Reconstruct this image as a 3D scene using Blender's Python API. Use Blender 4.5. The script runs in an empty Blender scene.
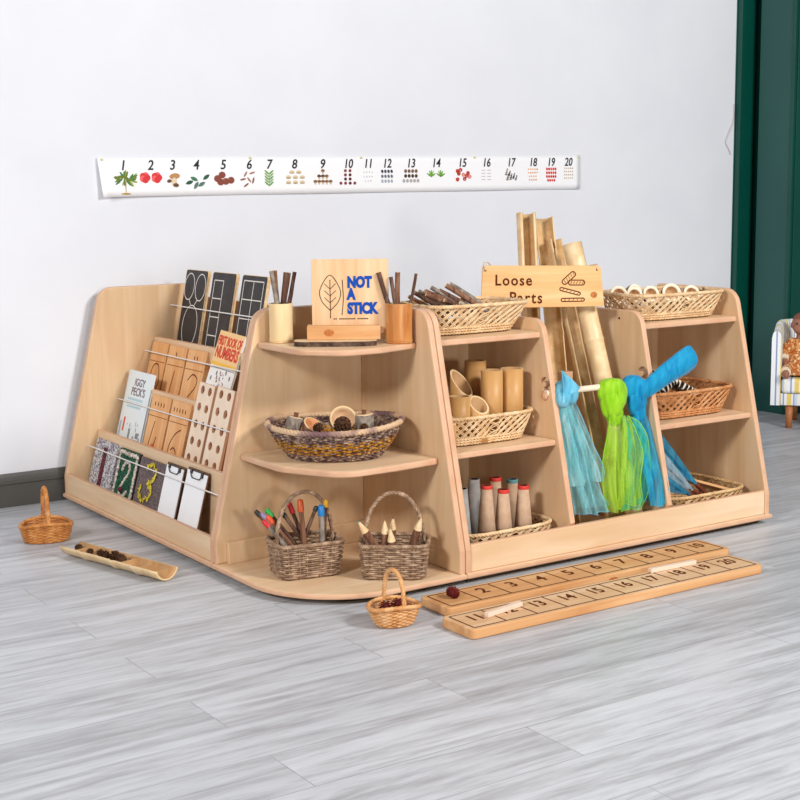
import bpy, bmesh, math, random
from mathutils import Vector as V, Matrix as M, Quaternion
rnd = random.Random(11)
SC = bpy.context.scene
COL = SC.collection
PI = math.pi
WM = {}

# ------------------------------------------------------------------ mesh builder
class MB:
    def __init__(s):
        s.v = []; s.f = []; s.m = []; s.sm = []
    def add(s, vs, fs, mi=0, smooth=False, mis=None):
        o = len(s.v); s.v += [V(p) for p in vs]
        for k, f in enumerate(fs):
            s.f.append([i + o for i in f]); s.m.append(mis[k] if mis else mi); s.sm.append(smooth)
        return s
    def box(s, lo, hi, mi=0, mat=None):
        x0, y0, z0 = lo; x1, y1, z1 = hi
        vs = [V(p) for p in ((x0,y0,z0),(x1,y0,z0),(x1,y1,z0),(x0,y1,z0),(x0,y0,z1),(x1,y0,z1),(x1,y1,z1),(x0,y1,z1))]
        if mat: vs = [mat @ p for p in vs]
        return s.add(vs, [(0,3,2,1),(4,5,6,7),(0,1,5,4),(1,2,6,5),(2,3,7,6),(3,0,4,7)], mi)
    def tube(s, pts, r, n=8, mi=0, capmi=None, closed=False, flat=1.0, smooth=True):
        pts = [V(p) for p in pts]; N = len(pts)
        if not hasattr(r, '__len__'): r = [r] * N
        T = []
        for i in range(N):
            a = pts[(i-1) % N] if (closed or i > 0) else pts[0]
            b = pts[(i+1) % N] if (closed or i < N-1) else pts[-1]
            t = b - a
            T.append(t.normalized() if t.length > 1e-9 else V((0,0,1)))
        up = V((0,0,1)) if abs(T[0].z) < .9 else V((1,0,0))
        u = (up - T[0] * up.dot(T[0])).normalized()
        vs = []
        for i in range(N):
            u = u - T[i] * u.dot(T[i])
            u = u.normalized() if u.length > 1e-6 else T[i].orthogonal().normalized()
            w = T[i].cross(u)
            for k in range(n):
                a = 2 * PI * k / n
                vs.append(pts[i] + (u * math.cos(a) * flat + w * math.sin(a)) * r[i])
        fs = []
        for i in range(N if closed else N - 1):
            j = (i + 1) % N
            for k in range(n):
                k2 = (k + 1) % n
                fs.append((i*n+k, i*n+k2, j*n+k2, j*n+k))
        s.add(vs, fs, mi, smooth)
        if not closed:
            c = mi if capmi is None else capmi
            s.add(vs[:n], [tuple(range(n-1, -1, -1))], c)
            s.add(vs[-n:], [tuple(range(n))], c)
        return s
    def lathe(s, prof, n=24, mat=None, mi=0, mis=None, smooth=True, arc=2*PI, a0=0):
        full = arc > 2*PI - 1e-6
        K = n if full else n + 1
        vs = []
        for (r, z) in prof:
            for k in range(K):
                a = a0 + arc * k / n
                vs.append(V((r*math.cos(a), r*math.sin(a), z)))
        if mat: vs = [mat @ p for p in vs]
        fs = []; ms = []
        for i in range(len(prof) - 1):
            for k in range(n):
                k2 = (k + 1) % K
                fs.append((i*K+k, i*K+k2, (i+1)*K+k2, (i+1)*K+k)); ms.append(mis[i] if mis else mi)
        return s.add(vs, fs, mi, smooth, ms)
    def prism(s, poly, z0, z1, mat=None, mi=0, side=None):
        n = len(poly)
        vs = [V((p[0], p[1], z0)) for p in poly] + [V((p[0], p[1], z1)) for p in poly]
        if mat: vs = [mat @ p for p in vs]
        s.add(vs, [tuple(range(n-1, -1, -1)), tuple(range(n, 2*n))], mi)
        s.add(vs, [(i, (i+1) % n, (i+1) % n + n, i + n) for i in range(n)], mi if side is None else side)
        return s
    def ball(s, c, r, mi=0, nu=12, nv=8, mat=None):
        if not hasattr(r, '__len__'): r = (r, r, r)
        vs = []; fs = []
        for j in range(nv + 1):
            t = PI * j / nv
            for i in range(nu):
                a = 2*PI*i/nu
                p = V((r[0]*math.sin(t)*math.cos(a), r[1]*math.sin(t)*math.sin(a), r[2]*math.cos(t)))
                if mat: p = mat @ p
                vs.append(p + V(c))
        for j in range(nv):
            for i in range(nu):
                i2 = (i+1) % nu
                fs.append((j*nu+i, (j+1)*nu+i, (j+1)*nu+i2, j*nu+i2))
        return s.add(vs, fs, mi, True)
    def plate(s, outline, t, mat, holes=(), bevel=.002, mi=0, side=1, res=2):
        """2-D outline (with holes) given thickness t along local z 0..t, edges rounded"""
        cu = bpy.data.curves.new('tmp', 'CURVE'); cu.dimensions = '2D'; cu.fill_mode = 'BOTH'
        cu.extrude = max(t/2 - bevel, 1e-5); cu.bevel_depth = bevel; cu.bevel_resolution = res
        for k, lp in enumerate([inset(outline, bevel)] + [inset(h, -bevel) for h in holes]):
            sp = cu.splines.new('POLY'); sp.points.add(len(lp) - 1); sp.use_cyclic_u = True
            for q, p in zip(sp.points, lp): q.co = (p[0], p[1], 0, 1)
        o = bpy.data.objects.new('tmp', cu); COL.objects.link(o)
        me = bpy.data.meshes.new_from_object(o.evaluated_get(bpy.context.evaluated_depsgraph_get()))
        vs = [mat @ (v.co + V((0, 0, t/2))) for v in me.vertices]
        fs = [tuple(p.vertices) for p in me.polygons]
        ms = [mi if abs(p.normal.z) > .95 else side for p in me.polygons]
        s.add(vs, fs, 0, False, ms)
        bpy.data.objects.remove(o); bpy.data.curves.remove(cu); bpy.data.meshes.remove(me)
        return s
    def text(s, body, size, mat, ext=.0004, mi=0, bold=0, shear=0, sx=1, spacing=1, align='CENTER'):
        cu = bpy.data.curves.new('tmp', 'FONT'); cu.body = body; cu.size = size
        cu.align_x = align; cu.align_y = 'CENTER'; cu.extrude = ext; cu.offset = bold; cu.shear = shear; cu.resolution_u = 3
        cu.space_character = spacing
        o = bpy.data.objects.new('tmp', cu); COL.objects.link(o)
        me = bpy.data.meshes.new_from_object(o.evaluated_get(bpy.context.evaluated_depsgraph_get()))
        S = M.Diagonal((sx, 1, 1, 1))
        s.add([mat @ (S @ v.co) for v in me.vertices], [tuple(p.vertices) for p in me.polygons], mi)
        bpy.data.objects.remove(o); bpy.data.curves.remove(cu); bpy.data.meshes.remove(me)
        return s

def inset(poly, d):
    n = len(poly); A = sum(poly[i][0]*poly[(i+1) % n][1] - poly[(i+1) % n][0]*poly[i][1] for i in range(n))
    sg = 1 if A > 0 else -1
    out = []
    for i in range(n):
        p0, p1, p2 = poly[i-1], poly[i], poly[(i+1) % n]
        a = V((p1[0]-p0[0], p1[1]-p0[1])); b = V((p2[0]-p1[0], p2[1]-p1[1]))
        if a.length < 1e-9 or b.length < 1e-9: out.append(tuple(p1)); continue
        a.normalize(); b.normalize()
        na = V((-a.y, a.x)); nb = V((-b.y, b.x)); m = na + nb
        m = m / max(m.dot(m) / 2, .3)
        out.append((p1[0] + sg*d*m.x, p1[1] + sg*d*m.y))
    return out

def rpoly(pts, seg=6):
    """polygon of (x, y, radius) with rounded corners"""
    out = []; n = len(pts)
    for i in range(n):
        x, y, r = pts[i]
        if r <= 0: out.append((x, y)); continue
        p = V((x, y)); a = V(pts[i-1][:2]) - p; b = V(pts[(i+1) % n][:2]) - p
        a.normalize(); b.normalize(); ang = a.angle(b); t = r / math.tan(ang/2)
        A = p + a*t; B = p + b*t; bis = (a + b).normalized(); c = p + bis * (r / math.sin(ang/2))
        a0 = math.atan2(A.y-c.y, A.x-c.x); a1 = math.atan2(B.y-c.y, B.x-c.x); d = a1 - a0
        while d > PI: d -= 2*PI
        while d < -PI: d += 2*PI
        for k in range(seg + 1):
            q = a0 + d*k/seg; out.append((c.x + r*math.cos(q), c.y + r*math.sin(q)))
    return out
def rrect(w, h, r, seg=5, cx=0, cy=0):
    return rpoly([(cx-w/2, cy-h/2, r), (cx+w/2, cy-h/2, r), (cx+w/2, cy+h/2, r), (cx-w/2, cy+h/2, r)], seg)
def FRM(o, x, y):
    x = V(x).normalized(); y = V(y); z = x.cross(y).normalized(); y = z.cross(x)
    m = M.Identity(4)
    for i in range(3): m[i][0] = x[i]; m[i][1] = y[i]; m[i][2] = z[i]; m[i][3] = o[i]
    return m
def T(*p): return M.Translation(V(p))
def RZ(a): return M.Rotation(a, 4, 'Z')
def RX(a): return M.Rotation(a, 4, 'X')
def RY(a): return M.Rotation(a, 4, 'Y')

# ------------------------------------------------------------------ objects
def mesh(name, mb, mats, inv=None):
    me = bpy.data.meshes.new(name)
    me.from_pydata([tuple(inv @ p) if inv else tuple(p) for p in mb.v], [], mb.f)
    for m in (mats if isinstance(mats, (list, tuple)) else [mats]): me.materials.append(m)
    me.polygons.foreach_set('material_index', mb.m); me.polygons.foreach_set('use_smooth', mb.sm)
    me.update()
    return me
def thing(name, label, cat, mat, group=None):
    if not isinstance(mat, M): mat = T(*mat)
    o = bpy.data.objects.new(name, None); COL.objects.link(o); o.empty_display_size = .02
    o.matrix_world = mat; WM[o.name] = mat.copy()
    o['label'] = label; o['category'] = cat
    if group: o['group'] = group
    return o
def part(name, mb, mats, par, world=False, label=None, bev=0, stuff=False):
    inv = WM[par.name].inverted() if world else None
    o = bpy.data.objects.new(name, mesh(name, mb, mats, inv)); COL.objects.link(o)
    o.parent = par; WM[o.name] = WM[par.name]
    if label: o['label'] = label
    if stuff: o['kind'] = 'stuff'
    if bev: bevel(o, bev)
    return o
def bevel(o, w, seg=2):
    b = o.modifiers.new('bevel', 'BEVEL'); b.width = w; b.segments = seg; b.limit_method = 'ANGLE'; b.angle_limit = .6
def solo(name, mb, mats, label, cat, mat, group=None, world=False, bev=0):
    if not isinstance(mat, M): mat = T(*mat)
    o = bpy.data.objects.new(name, mesh(name, mb, mats, mat.inverted() if world else None)); COL.objects.link(o)
    o.matrix_world = mat; WM[o.name] = mat.copy(); o['label'] = label; o['category'] = cat
    if group: o['group'] = group
    if bev: bevel(o, bev)
    return o
def dup(root, mat, label):
    r = root.copy(); COL.objects.link(r); r.matrix_world = mat; WM[r.name] = mat.copy(); r['label'] = label
    for ch in list(root.children):
        c = ch.copy(); COL.objects.link(c); c.parent = r
        for g in list(ch.children):
            d = g.copy(); COL.objects.link(d); d.parent = c
    return r
def struct(name, mb, mats, bev=0):
    o = bpy.data.objects.new(name, mesh(name, mb, mats)); COL.objects.link(o); o['kind'] = 'structure'
    if bev: bevel(o, bev)
    return o
ORD = ['first', 'second', 'third', 'fourth', 'fifth', 'sixth', 'seventh', 'eighth', 'ninth', 'tenth', 'eleventh', 'twelfth']

# ------------------------------------------------------------------ materials
def C(h, k=1.0):
    h = h.lstrip('#'); o = []
    for i in (0, 2, 4):
        c = int(h[i:i+2], 16) / 255
        o.append(((c/12.92) if c <= .04045 else ((c+.055)/1.055)**2.4) * k)
    return (*o, 1)
def base(name, rough=.5, spec=.3):
    m = bpy.data.materials.new(name); m.use_nodes = True
    n = m.node_tree.nodes; b = n['Principled BSDF']
    b.inputs['Roughness'].default_value = rough; b.inputs['Specular IOR Level'].default_value = spec
    return m, n, m.node_tree.links, b
def plain(name, col, rough=.5, spec=.3, metal=0):
    m, n, l, b = base(name, rough, spec); b.inputs['Base Color'].default_value = C(col); b.inputs['Metallic'].default_value = metal
    return m
def ramp(n, cols):
    r = n.new('ShaderNodeValToRGB'); e = r.color_ramp.elements
    while len(e) < len(cols): e.new(.5)
    for k, (p, c) in enumerate(cols): e[k].position = p; e[k].color = C(c)
    return r
def noisy(name, cols, scale=(20, 20, 20), rough=.6, spec=.25, detail=4, dist=.3, bump=0, nscale=1.0, bdist=.001):
    """colour from stretched noise in object space"""
    m, n, l, b = base(name, rough, spec)
    tc = n.new('ShaderNodeTexCoord'); mp = n.new('ShaderNodeMapping'); mp.inputs['Scale'].default_value = scale
    nz = n.new('ShaderNodeTexNoise'); nz.inputs['Scale'].default_value = nscale; nz.inputs['Detail'].default_value = detail
    nz.inputs['Distortion'].default_value = dist
    r = ramp(n, cols)
    l.new(tc.outputs['Object'], mp.inputs['Vector']); l.new(mp.outputs['Vector'], nz.inputs['Vector'])
    l.new(nz.outputs['Fac'], r.inputs['Fac']); l.new(r.outputs['Color'], b.inputs['Base Color'])
    if bump:
        bp = n.new('ShaderNodeBump'); bp.inputs['Strength'].default_value = bump; bp.inputs['Distance'].default_value = bdist
        l.new(nz.outputs['Fac'], bp.inputs['Height']); l.new(bp.outputs['Normal'], b.inputs['Normal'])
    return m
birch = noisy('birch_veneer', [(.3, '#d2ac83'), (.5, '#dab78f'), (.7, '#e1c29d')], (22, 22, 2.2), .42, .3, 5, .6)
birch_h = noisy('birch_veneer_lengthwise', [(.3, '#d8b48c'), (.5, '#dfbe99'), (.7, '#e5c9a8')], (2.2, 2.2, 26), .42, .3, 5, .6)
birch_flat = noisy('birch_shelf_board', [(.3, '#d8b48c'), (.5, '#dfbe99'), (.7, '#e5c9a8')], (3, 24, 24), .42, .3, 5, .6)
edge = noisy('rounded_birch_edge', [(.3, '#cb9c7a'), (.7, '#d7ae8e')], (14, 14, 14), .4, .3)
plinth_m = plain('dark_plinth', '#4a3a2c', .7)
pine = noisy('oiled_pine', [(.28, '#bf814e'), (.5, '#cf9560'), (.72, '#d9a775')], (26, 26, 2.5), .45, .3, 5, .8)
pine_x = noisy('oiled_pine_lengthwise', [(.28, '#c08654'), (.5, '#d09c6a'), (.72, '#dbaf80')], (2.5, 30, 30), .45, .3, 5, .8)
pine_y = noisy('oiled_pine_panel', [(.28, '#d8965e'), (.5, '#e4aa72'), (.72, '#eebd8a')], (40, 3, 40), .5, .25, 5, .6)
plaque_m = noisy('pale_plaque_wood', [(.3, '#d3a678'), (.5, '#deb58a'), (.7, '#e6c29a')], (36, 36, 2), .45, .3, 5, .4)
holewood = noisy('pale_pink_plywood', [(.3, '#e8cfb4'), (.7, '#f2dfca')], (20, 4, 20), .5, .25)
burn = plain('burnt_line', '#5a2d14', .8, .1)
burn_soft = plain('groove_and_hole_shade', '#8c4f22', .8, .1)
slate_m = noisy('chalkboard_black', [(.3, '#2e2a2b'), (.7, '#3c3838')], (30, 30, 30), .55, .35)
chalk = plain('chalk_white', '#e9e2da', .8, .1)
white_paper = plain('white_paper', '#f4f5f8', .6, .2)
wire_m = plain('white_coated_wire', '#e6e3e0', .35, .5)
black_metal = plain('black_clip_metal', '#1c1c20', .35, .5)
blackp = plain('black_print', '#1d1a18', .6, .2)
bluep = plain('blue_print', '#0a45a0', .6, .2)
bark = noisy('brown_bark', [(.25, '#3a2620'), (.5, '#5d4136'), (.75, '#86695a')], (60, 60, 14), .8, .1, 6, 1.0, .6, bdist=.002)
bark2 = noisy('reddish_bark', [(.25, '#4c3024'), (.5, '#7a5440'), (.75, '#a07a62')], (60, 60, 14), .8, .1, 6, 1.0, .6, bdist=.002)
bark3 = noisy('grey_bark', [(.25, '#5a5048'), (.5, '#85786c'), (.75, '#b0a496')], (70, 70, 40), .85, .1, 6, 1.0, .6, bdist=.002)
cutwood = noisy('fresh_cut_wood', [(.3, '#d6b184'), (.7, '#ecd3ab')], (60, 60, 60), .7, .15)
bamboo_pale = noisy('pale_bamboo', [(.3, '#dcba86'), (.6, '#e6ca9c'), (.8, '#d4b07c')], (30, 30, 6), .4, .35, 4)
bamboo_brown = noisy('brown_bamboo', [(.25, '#8a4a20'), (.45, '#b8743a'), (.7, '#d09a5c')], (22, 22, 4), .38, .35, 5, 1.2)
bamboo_gold = noisy('golden_bamboo', [(.3, '#b78650'), (.55, '#c99b62'), (.8, '#d5ad78')], (16, 16, 5), .42, .3, 4, .8)
bamboo_in = noisy('bamboo_inside', [(.3, '#a67c52'), (.7, '#c39a6c')], (30, 30, 6), .6, .2)
bamboo_rim = plain('bamboo_cut_rim', '#dfc194', .55, .2)
pipe_out = noisy('bamboo_pipe_skin', [(.3, '#d4b080'), (.6, '#e2c498'), (.8, '#ead0aa')], (24, 24, 3), .38, .35, 4, .8)
pipe_in = noisy('bamboo_pipe_inside', [(.3, '#c69c68'), (.7, '#dcba8a')], (40, 40, 3), .6, .2)
wick_cream = noisy('cream_willow', [(.25, '#c49a6c'), (.5, '#dcba8e'), (.75, '#ecd2ac')], (45, 45, 45), .5, .3, 3)
wick_tan = noisy('tan_willow', [(.25, '#a96a3a'), (.5, '#c88a56'), (.75, '#dba878')], (45, 45, 45), .5, .3, 3)
wick_grey = noisy('grey_brown_willow', [(.25, '#6c523f'), (.5, '#987a62'), (.75, '#c2a68a')], (60, 60, 60), .6, .25, 3)
wick_gold = noisy('golden_willow', [(.25, '#b7793f'), (.5, '#d49a62'), (.75, '#e6b988')], (45, 45, 45), .45, .35, 3)
wick_honey = noisy('honey_willow', [(.25, '#a35f2c'), (.5, '#c4803f'), (.75, '#dba468')], (45, 45, 45), .45, .35, 3)
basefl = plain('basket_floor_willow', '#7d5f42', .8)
wick_straw = noisy('straw_willow', [(.25, '#b58a58'), (.5, '#cfa877'), (.75, '#e0c294')], (45, 45, 45), .5, .3, 3)
grass_purple = noisy('purple_grass_weave', [(.35, '#46332f'), (.5, '#785e58'), (.62, '#ae967e')], (90, 90, 90), .75, .15, 2)
grass_gold = noisy('gold_grass_weave', [(.35, '#6a4014'), (.5, '#a46e20'), (.65, '#c89640')], (90, 90, 90), .75, .15, 2)
grass_rim = noisy('banded_rim_weave', [(.42, '#7a5c5c'), (.5, '#a08274'), (.56, '#cfae8c')], (11, 11, 11), .75, .15, 1)
cone_m = noisy('brown_cone_scales', [(.3, '#2f1d14'), (.7, '#6b4a34')], (90, 90, 90), .75, .15)
redcone = noisy('dark_red_cone_scales', [(.3, '#4a1210'), (.7, '#8a2a1e')], (90, 90, 90), .6, .25)
card_cone = noisy('buff_card', [(.3, '#ae8d72'), (.7, '#c4a58a')], (40, 40, 40), .8, .1)
card_grey = noisy('grey_card', [(.3, '#8d8a86'), (.7, '#a9a5a0')], (40, 40, 40), .8, .1)
redtip = plain('red_cone_tip', '#c8382e', .6)
greentip = plain('teal_cone_tip', '#5a8a8c', .6)
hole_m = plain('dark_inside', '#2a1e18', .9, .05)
sign_m = noisy('sign_pine', [(.28, '#d8a065'), (.5, '#e2b078'), (.72, '#ecc290')], (2.5, 30, 30), .5, .25, 5, .8)
rope_m = noisy('hemp_rope', [(.3, '#b9a68c'), (.7, '#ddccb0')], (90, 90, 90), .9, .1)
dowel = plain('pale_dowel', '#ead4bc', .5)
def organza(name, a, b_, alpha=.62, scale=(40, 40, 7)):
    m, n, l, b = base(name, .55, .18)
    tc = n.new('ShaderNodeTexCoord'); mp = n.new('ShaderNodeMapping'); mp.inputs['Scale'].default_value = scale
    nz = n.new('ShaderNodeTexNoise'); nz.inputs['Scale'].default_value = 1; nz.inputs['Detail'].default_value = 5; nz.inputs['Distortion'].default_value = 1.5
    r = ramp(n, [(.3, a), (.7, b_)])
    l.new(tc.outputs['Object'], mp.inputs['Vector']); l.new(mp.outputs['Vector'], nz.inputs['Vector']); l.new(nz.outputs['Fac'], r.inputs['Fac'])
    l.new(r.outputs['Color'], b.inputs['Base Color'])
    bp = n.new('ShaderNodeBump'); bp.inputs['Strength'].default_value = .55; bp.inputs['Distance'].default_value = .006
    l.new(nz.outputs['Fac'], bp.inputs['Height']); l.new(bp.outputs['Normal'], b.inputs['Normal'])
    b.inputs['Sheen Weight'].default_value = .4; b.inputs['Sheen Roughness'].default_value = .4
    tr = n.new('ShaderNodeBsdfTranslucent'); l.new(r.outputs['Color'], tr.inputs['Color'])
    tp = n.new('ShaderNodeBsdfTransparent')
    m1 = n.new('ShaderNodeMixShader'); m1.inputs['Fac'].default_value = .35
    m2 = n.new('ShaderNodeMixShader'); m2.inputs['Fac'].default_value = alpha
    if alpha < .7:      # sheer cloth: denser and thinner patches of weave
        n2 = n.new('ShaderNodeTexNoise'); n2.inputs['Scale'].default_value = 1; n2.inputs['Detail'].default_value = 2; n2.inputs['Distortion'].default_value = 1
        mp2 = n.new('ShaderNodeMapping'); mp2.inputs['Scale'].default_value = (26, 26, 9); mp2.inputs['Rotation'].default_value = (0, .25, 0)
        l.new(tc.outputs['Object'], mp2.inputs['Vector']); l.new(mp2.outputs['Vector'], n2.inputs['Vector'])
        mr = n.new('ShaderNodeMapRange'); mr.inputs['From Min'].default_value = .35; mr.inputs['From Max'].default_value = .65; mr.inputs['To Min'].default_value = alpha - .12; mr.inputs['To Max'].default_value = alpha + .25
        l.new(n2.outputs['Fac'], mr.inputs['Value']); l.new(mr.outputs['Result'], m2.inputs['Fac'])
    l.new(b.outputs['BSDF'], m1.inputs[1]); l.new(tr.outputs['BSDF'], m1.inputs[2])
    l.new(tp.outputs['BSDF'], m2.inputs[1]); l.new(m1.outputs['Shader'], m2.inputs[2])
    l.new(m2.outputs['Shader'], n['Material Output'].inputs['Surface'])
    return m
cyan_o = organza('pale_cyan_organza', '#6cd2de', '#c4f4f8', .40)
cyan_k = organza('pale_cyan_organza_gathered', '#62c8e6', '#a4e6f8', .85)
lime_o = organza('lime_organza', '#a8dc24', '#d2f468', .42)
lime_k = organza('lime_organza_gathered', '#96d812', '#c2f040', .9)
teal_o = organza('green_teal_organza', '#2cc094', '#6ae0b0', .42)
blue_o = organza('blue_organza', '#0a98c8', '#3cc4e6', .62)
blue_k = organza('blue_organza_gathered', '#0690c8', '#28b8e4', .92)

# ------------------------------------------------------------------ weaving helpers
def sup(a, hx, hy, n):
    c, s = math.cos(a), math.sin(a)
    return hx*math.copysign(abs(c)**(2/n), c), hy*math.copysign(abs(s)**(2/n), s)
class Loop:
    """closed outline growing from (hx0, hy0) at z0 to (hx1, hy1) at z1; evenly spaced by arc length"""
    def __init__(s, hx0, hy0, hx1, hy1, z0, z1, n=2.0, bulge=0, rise=0, wave=None):
        s.__dict__.update(hx0=hx0, hy0=hy0, hx1=hx1, hy1=hy1, z0=z0, z1=z1, n=n, bulge=bulge, rise=rise, wave=wave)
        K = 720; acc = [0]; p = V(sup(0, hx1, hy1, n))
        for i in range(1, K + 1):
            q = V(sup(2*PI*i/K, hx1, hy1, n)); acc.append(acc[-1] + (q-p).length); p = q
        s.tab = acc; s.K = K
    def ang(s, u):
        u = (u % 1.0) * s.tab[-1]; lo, hi = 0, s.K
        while hi - lo > 1:
            m = (lo+hi)//2
            if s.tab[m] <= u: lo = m
            else: hi = m
        f = (u - s.tab[lo]) / max(s.tab[hi]-s.tab[lo], 1e-12)
        return 2*PI*(lo+f)/s.K
    def __call__(s, u, f, off=0, dz=0):
        a = s.ang(u); g = f + s.bulge*math.sin(PI*min(max(f, 0), 1))
        x, y = sup(a, s.hx0 + (s.hx1-s.hx0)*g + off, s.hy0 + (s.hy1-s.hy0)*g + off, s.n)
        z = s.z0 + (s.z1-s.z0)*f + dz
        if s.rise: z += s.rise*f*(math.sin(a)**2)
        if s.wave: x, y, z = s.wave(a, f, x, y, z)
        return V((x, y, z))
def weave(mb, lp, rows, stakes, r, f0=0, f1=1, pick=None, amp=None, per=4, n=5):
    amp = r*.9 if amp is None else amp
    for k in range(rows):
        f = f0 + (f1-f0)*(k+.5)/rows
        N = stakes*per
        pts = [lp(i/N, f, amp*math.cos(PI*stakes*i/N + PI*(k % 2)) + rnd.uniform(-.1, .1)*r, rnd.uniform(-.12, .12)*r) for i in range(N)]
        mb.tube(pts, r*rnd.uniform(.85, 1.1), n, pick(k) if pick else 0, closed=True)
def stakes_(mb, lp, stakes, r, f0=0, f1=1, mi=0):
    for i in range(stakes):
        mb.tube([lp(i/stakes, f0 + (f1-f0)*j/4) for j in range(5)], r, 5, mi)
def rope(mb, fn, N, R, r, turns, k=3, closed=True, n=5, mi=0):
    """k strands twisted round the path fn(t), t in 0..1"""
    for q in range(k):
        pts = []
        cnt = N if closed else N + 1
        for i in range(cnt):
            t = i/N; c = fn(t); d = (fn(t + 1e-3) - fn(t - 1e-3)).normalized()
            u = (V((0,0,1)) - d*d.z); u = u.normalized() if u.length > .05 else d.orthogonal().normalized()
            w = d.cross(u); a = 2*PI*(turns*t + q/k)
            pts.append(c + u*math.cos(a)*R + w*math.sin(a)*R)
        mb.tube(pts, r, n, mi, closed=closed)
def floorplate(mb, lp, z, mi=0, off=-.001, N=48):
    pts = [lp(i/N, 0, off) for i in range(N)]
    mb.prism([(p.x, p.y) for p in pts], z, z+.004, mi=mi)

def twig(mb, a, b, r, n=8, mi=0, cap=1, bend=.0, seg=6, taper=.85):
    a, b = V(a), V(b); d = b - a; o = d.orthogonal().normalized(); o.rotate(Quaternion(d.normalized(), rnd.uniform(0, 6.28)))
    pts = [a + d*i/seg + o*bend*math.sin(PI*i/seg)*d.length + V([rnd.uniform(-.05, .05)*r for _ in range(3)]) for i in range(seg+1)]
    mb.tube(pts, [r*(1-(1-taper)*i/seg)*rnd.uniform(.94, 1.06) for i in range(seg+1)], n, mi, cap)
    return mb
def stick_obj(name, a, b, r, mats, label, cat, group=None, bend=.02, n=8):
    """a stick standing/lying from a to b (world)"""
    a = V(a); mb = MB(); twig(mb, (0,0,0), V(b)-a, r, n, 0, 1, bend)
    return solo(name, mb, mats, label, cat, a, group)
def pinecone(mb, c, r, h, axis=(0,0,1), mi=0, rings=7):
    ax = V(axis).normalized(); u = ax.orthogonal().normalized(); w = ax.cross(u); c = V(c)
    mb.ball(c, (r*.62, r*.62, h*.45), mi, 10, 6, M.Identity(3) if abs(ax.z) > .9 else FRM((0,0,0), u, w).to_3x3())
    for j in range(rings):
        t = (j+.5)/rings; rr = r*(math.sin(PI*(.18+.74*t)))**.7; n = max(5, int(11*rr/r))
        for i in range(n):
            a = 2*PI*(i + .5*(j % 2))/n
            d = u*math.cos(a) + w*math.sin(a); s = d.cross(ax)
            b0 = c + ax*(h*(t-.5)) + d*rr*.45; tip = c + ax*(h*(t-.5) + r*.12) + d*rr
            wd = r*.2
            mb.add([b0+s*wd*.6, b0-s*wd*.6, tip-s*wd, tip+s*wd, tip+ax*r*.12, b0+ax*r*.14], [(0,1,2,3), (3,2,4), (0,3,4,5), (1,5,4,2), (0,5,1)], mi)
    return mb

# ------------------------------------------------------------------ the setting
def floor_mat():
    m, n, l, b = base('grey_wood_plank_floor', .38, .35)
    tc = n.new('ShaderNodeTexCoord')
    br = n.new('ShaderNodeTexBrick'); br.inputs['Scale'].default_value = 1; br.inputs['Brick Width'].default_value = 1.25; br.inputs['Row Height'].default_value = .165
    br.inputs['Mortar Size'].default_value = .0012; br.inputs['Bias'].default_value = 0; br.offset = .37; br.offset_frequency = 2
    br.inputs['Color1'].default_value = C('#cdcfd2'); br.inputs['Color2'].default_value = C('#dadcdf'); br.inputs['Mortar'].default_value = C('#b6b6b8')
    l.new(tc.outputs['Object'], br.inputs['Vector'])
    mp = n.new('ShaderNodeMapping'); mp.inputs['Scale'].default_value = (1.5, 20, 1)
    nz = n.new('ShaderNodeTexNoise'); nz.inputs['Scale'].default_value = 1; nz.inputs['Detail'].default_value = 6; nz.inputs['Distortion'].default_value = .9; nz.inputs['Roughness'].default_value = .62
    # shift the grain plank by plank
    add = n.new('ShaderNodeVectorMath'); add.operation = 'MULTIPLY_ADD'; add.inputs[1].default_value = (7, 7, 7)
    l.new(br.outputs['Color'], add.inputs[0]); l.new(tc.outputs['Object'], mp.inputs['Vector']); l.new(mp.outputs['Vector'], add.inputs[2])
    l.new(add.outputs['Vector'], nz.inputs['Vector'])
    r = ramp(n, [(.28, '#868385'), (.42, '#b5b3b5'), (.53, '#dadadd'), (.70, '#f5f6f9')])
    mp3 = n.new('ShaderNodeMapping'); mp3.inputs['Scale'].default_value = (9, 70, 1); l.new(add.outputs['Vector'], mp3.inputs['Vector'])
    mp3.inputs['Scale'].default_value = (5, 3.2, 1)
    n3 = n.new('ShaderNodeTexNoise'); n3.inputs['Scale'].default_value = 1; n3.inputs['Detail'].default_value = 7; n3.inputs['Roughness'].default_value = .7; l.new(mp3.outputs['Vector'], n3.inputs['Vector'])
    mm = n.new('ShaderNodeMix'); mm.data_type = 'FLOAT'; mm.inputs['Factor'].default_value = .38; l.new(nz.outputs['Fac'], mm.inputs['A']); l.new(n3.outputs['Fac'], mm.inputs['B'])
    l.new(mm.outputs['Result'], r.inputs['Fac'])
    mx = n.new('ShaderNodeMix'); mx.data_type = 'RGBA'; mx.blend_type = 'MULTIPLY'; mx.inputs['Factor'].default_value = .8
    l.new(br.outputs['Color'], mx.inputs['A']); l.new(r.outputs['Color'], mx.inputs['B'])
    l.new(mx.outputs['Result'], b.inputs['Base Color'])
    bp = n.new('ShaderNodeBump'); bp.inputs['Strength'].default_value = .12; bp.inputs['Distance'].default_value = .002
    l.new(nz.outputs['Fac'], bp.inputs['Height']); l.new(bp.outputs['Normal'], b.inputs['Normal'])
    return m
wall_m = noisy('painted_pale_grey_wall', [(.3, '#e0e1e7'), (.7, '#e6e7ec')], (3, 3, 3), .75, .2)
skirt_m = plain('dark_grey_skirting_paint', '#55534f', .35, .4)
green_m = noisy('dark_green_gloss', [(.3, '#004237'), (.7, '#02473c')], (3, 3, 3), .35, .4)
green_p = noisy('dull_green_panel', [(.3, '#1b4a45'), (.7, '#1f504a')], (3, 3, 3), .4, .4)
WY = 1.14
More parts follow.
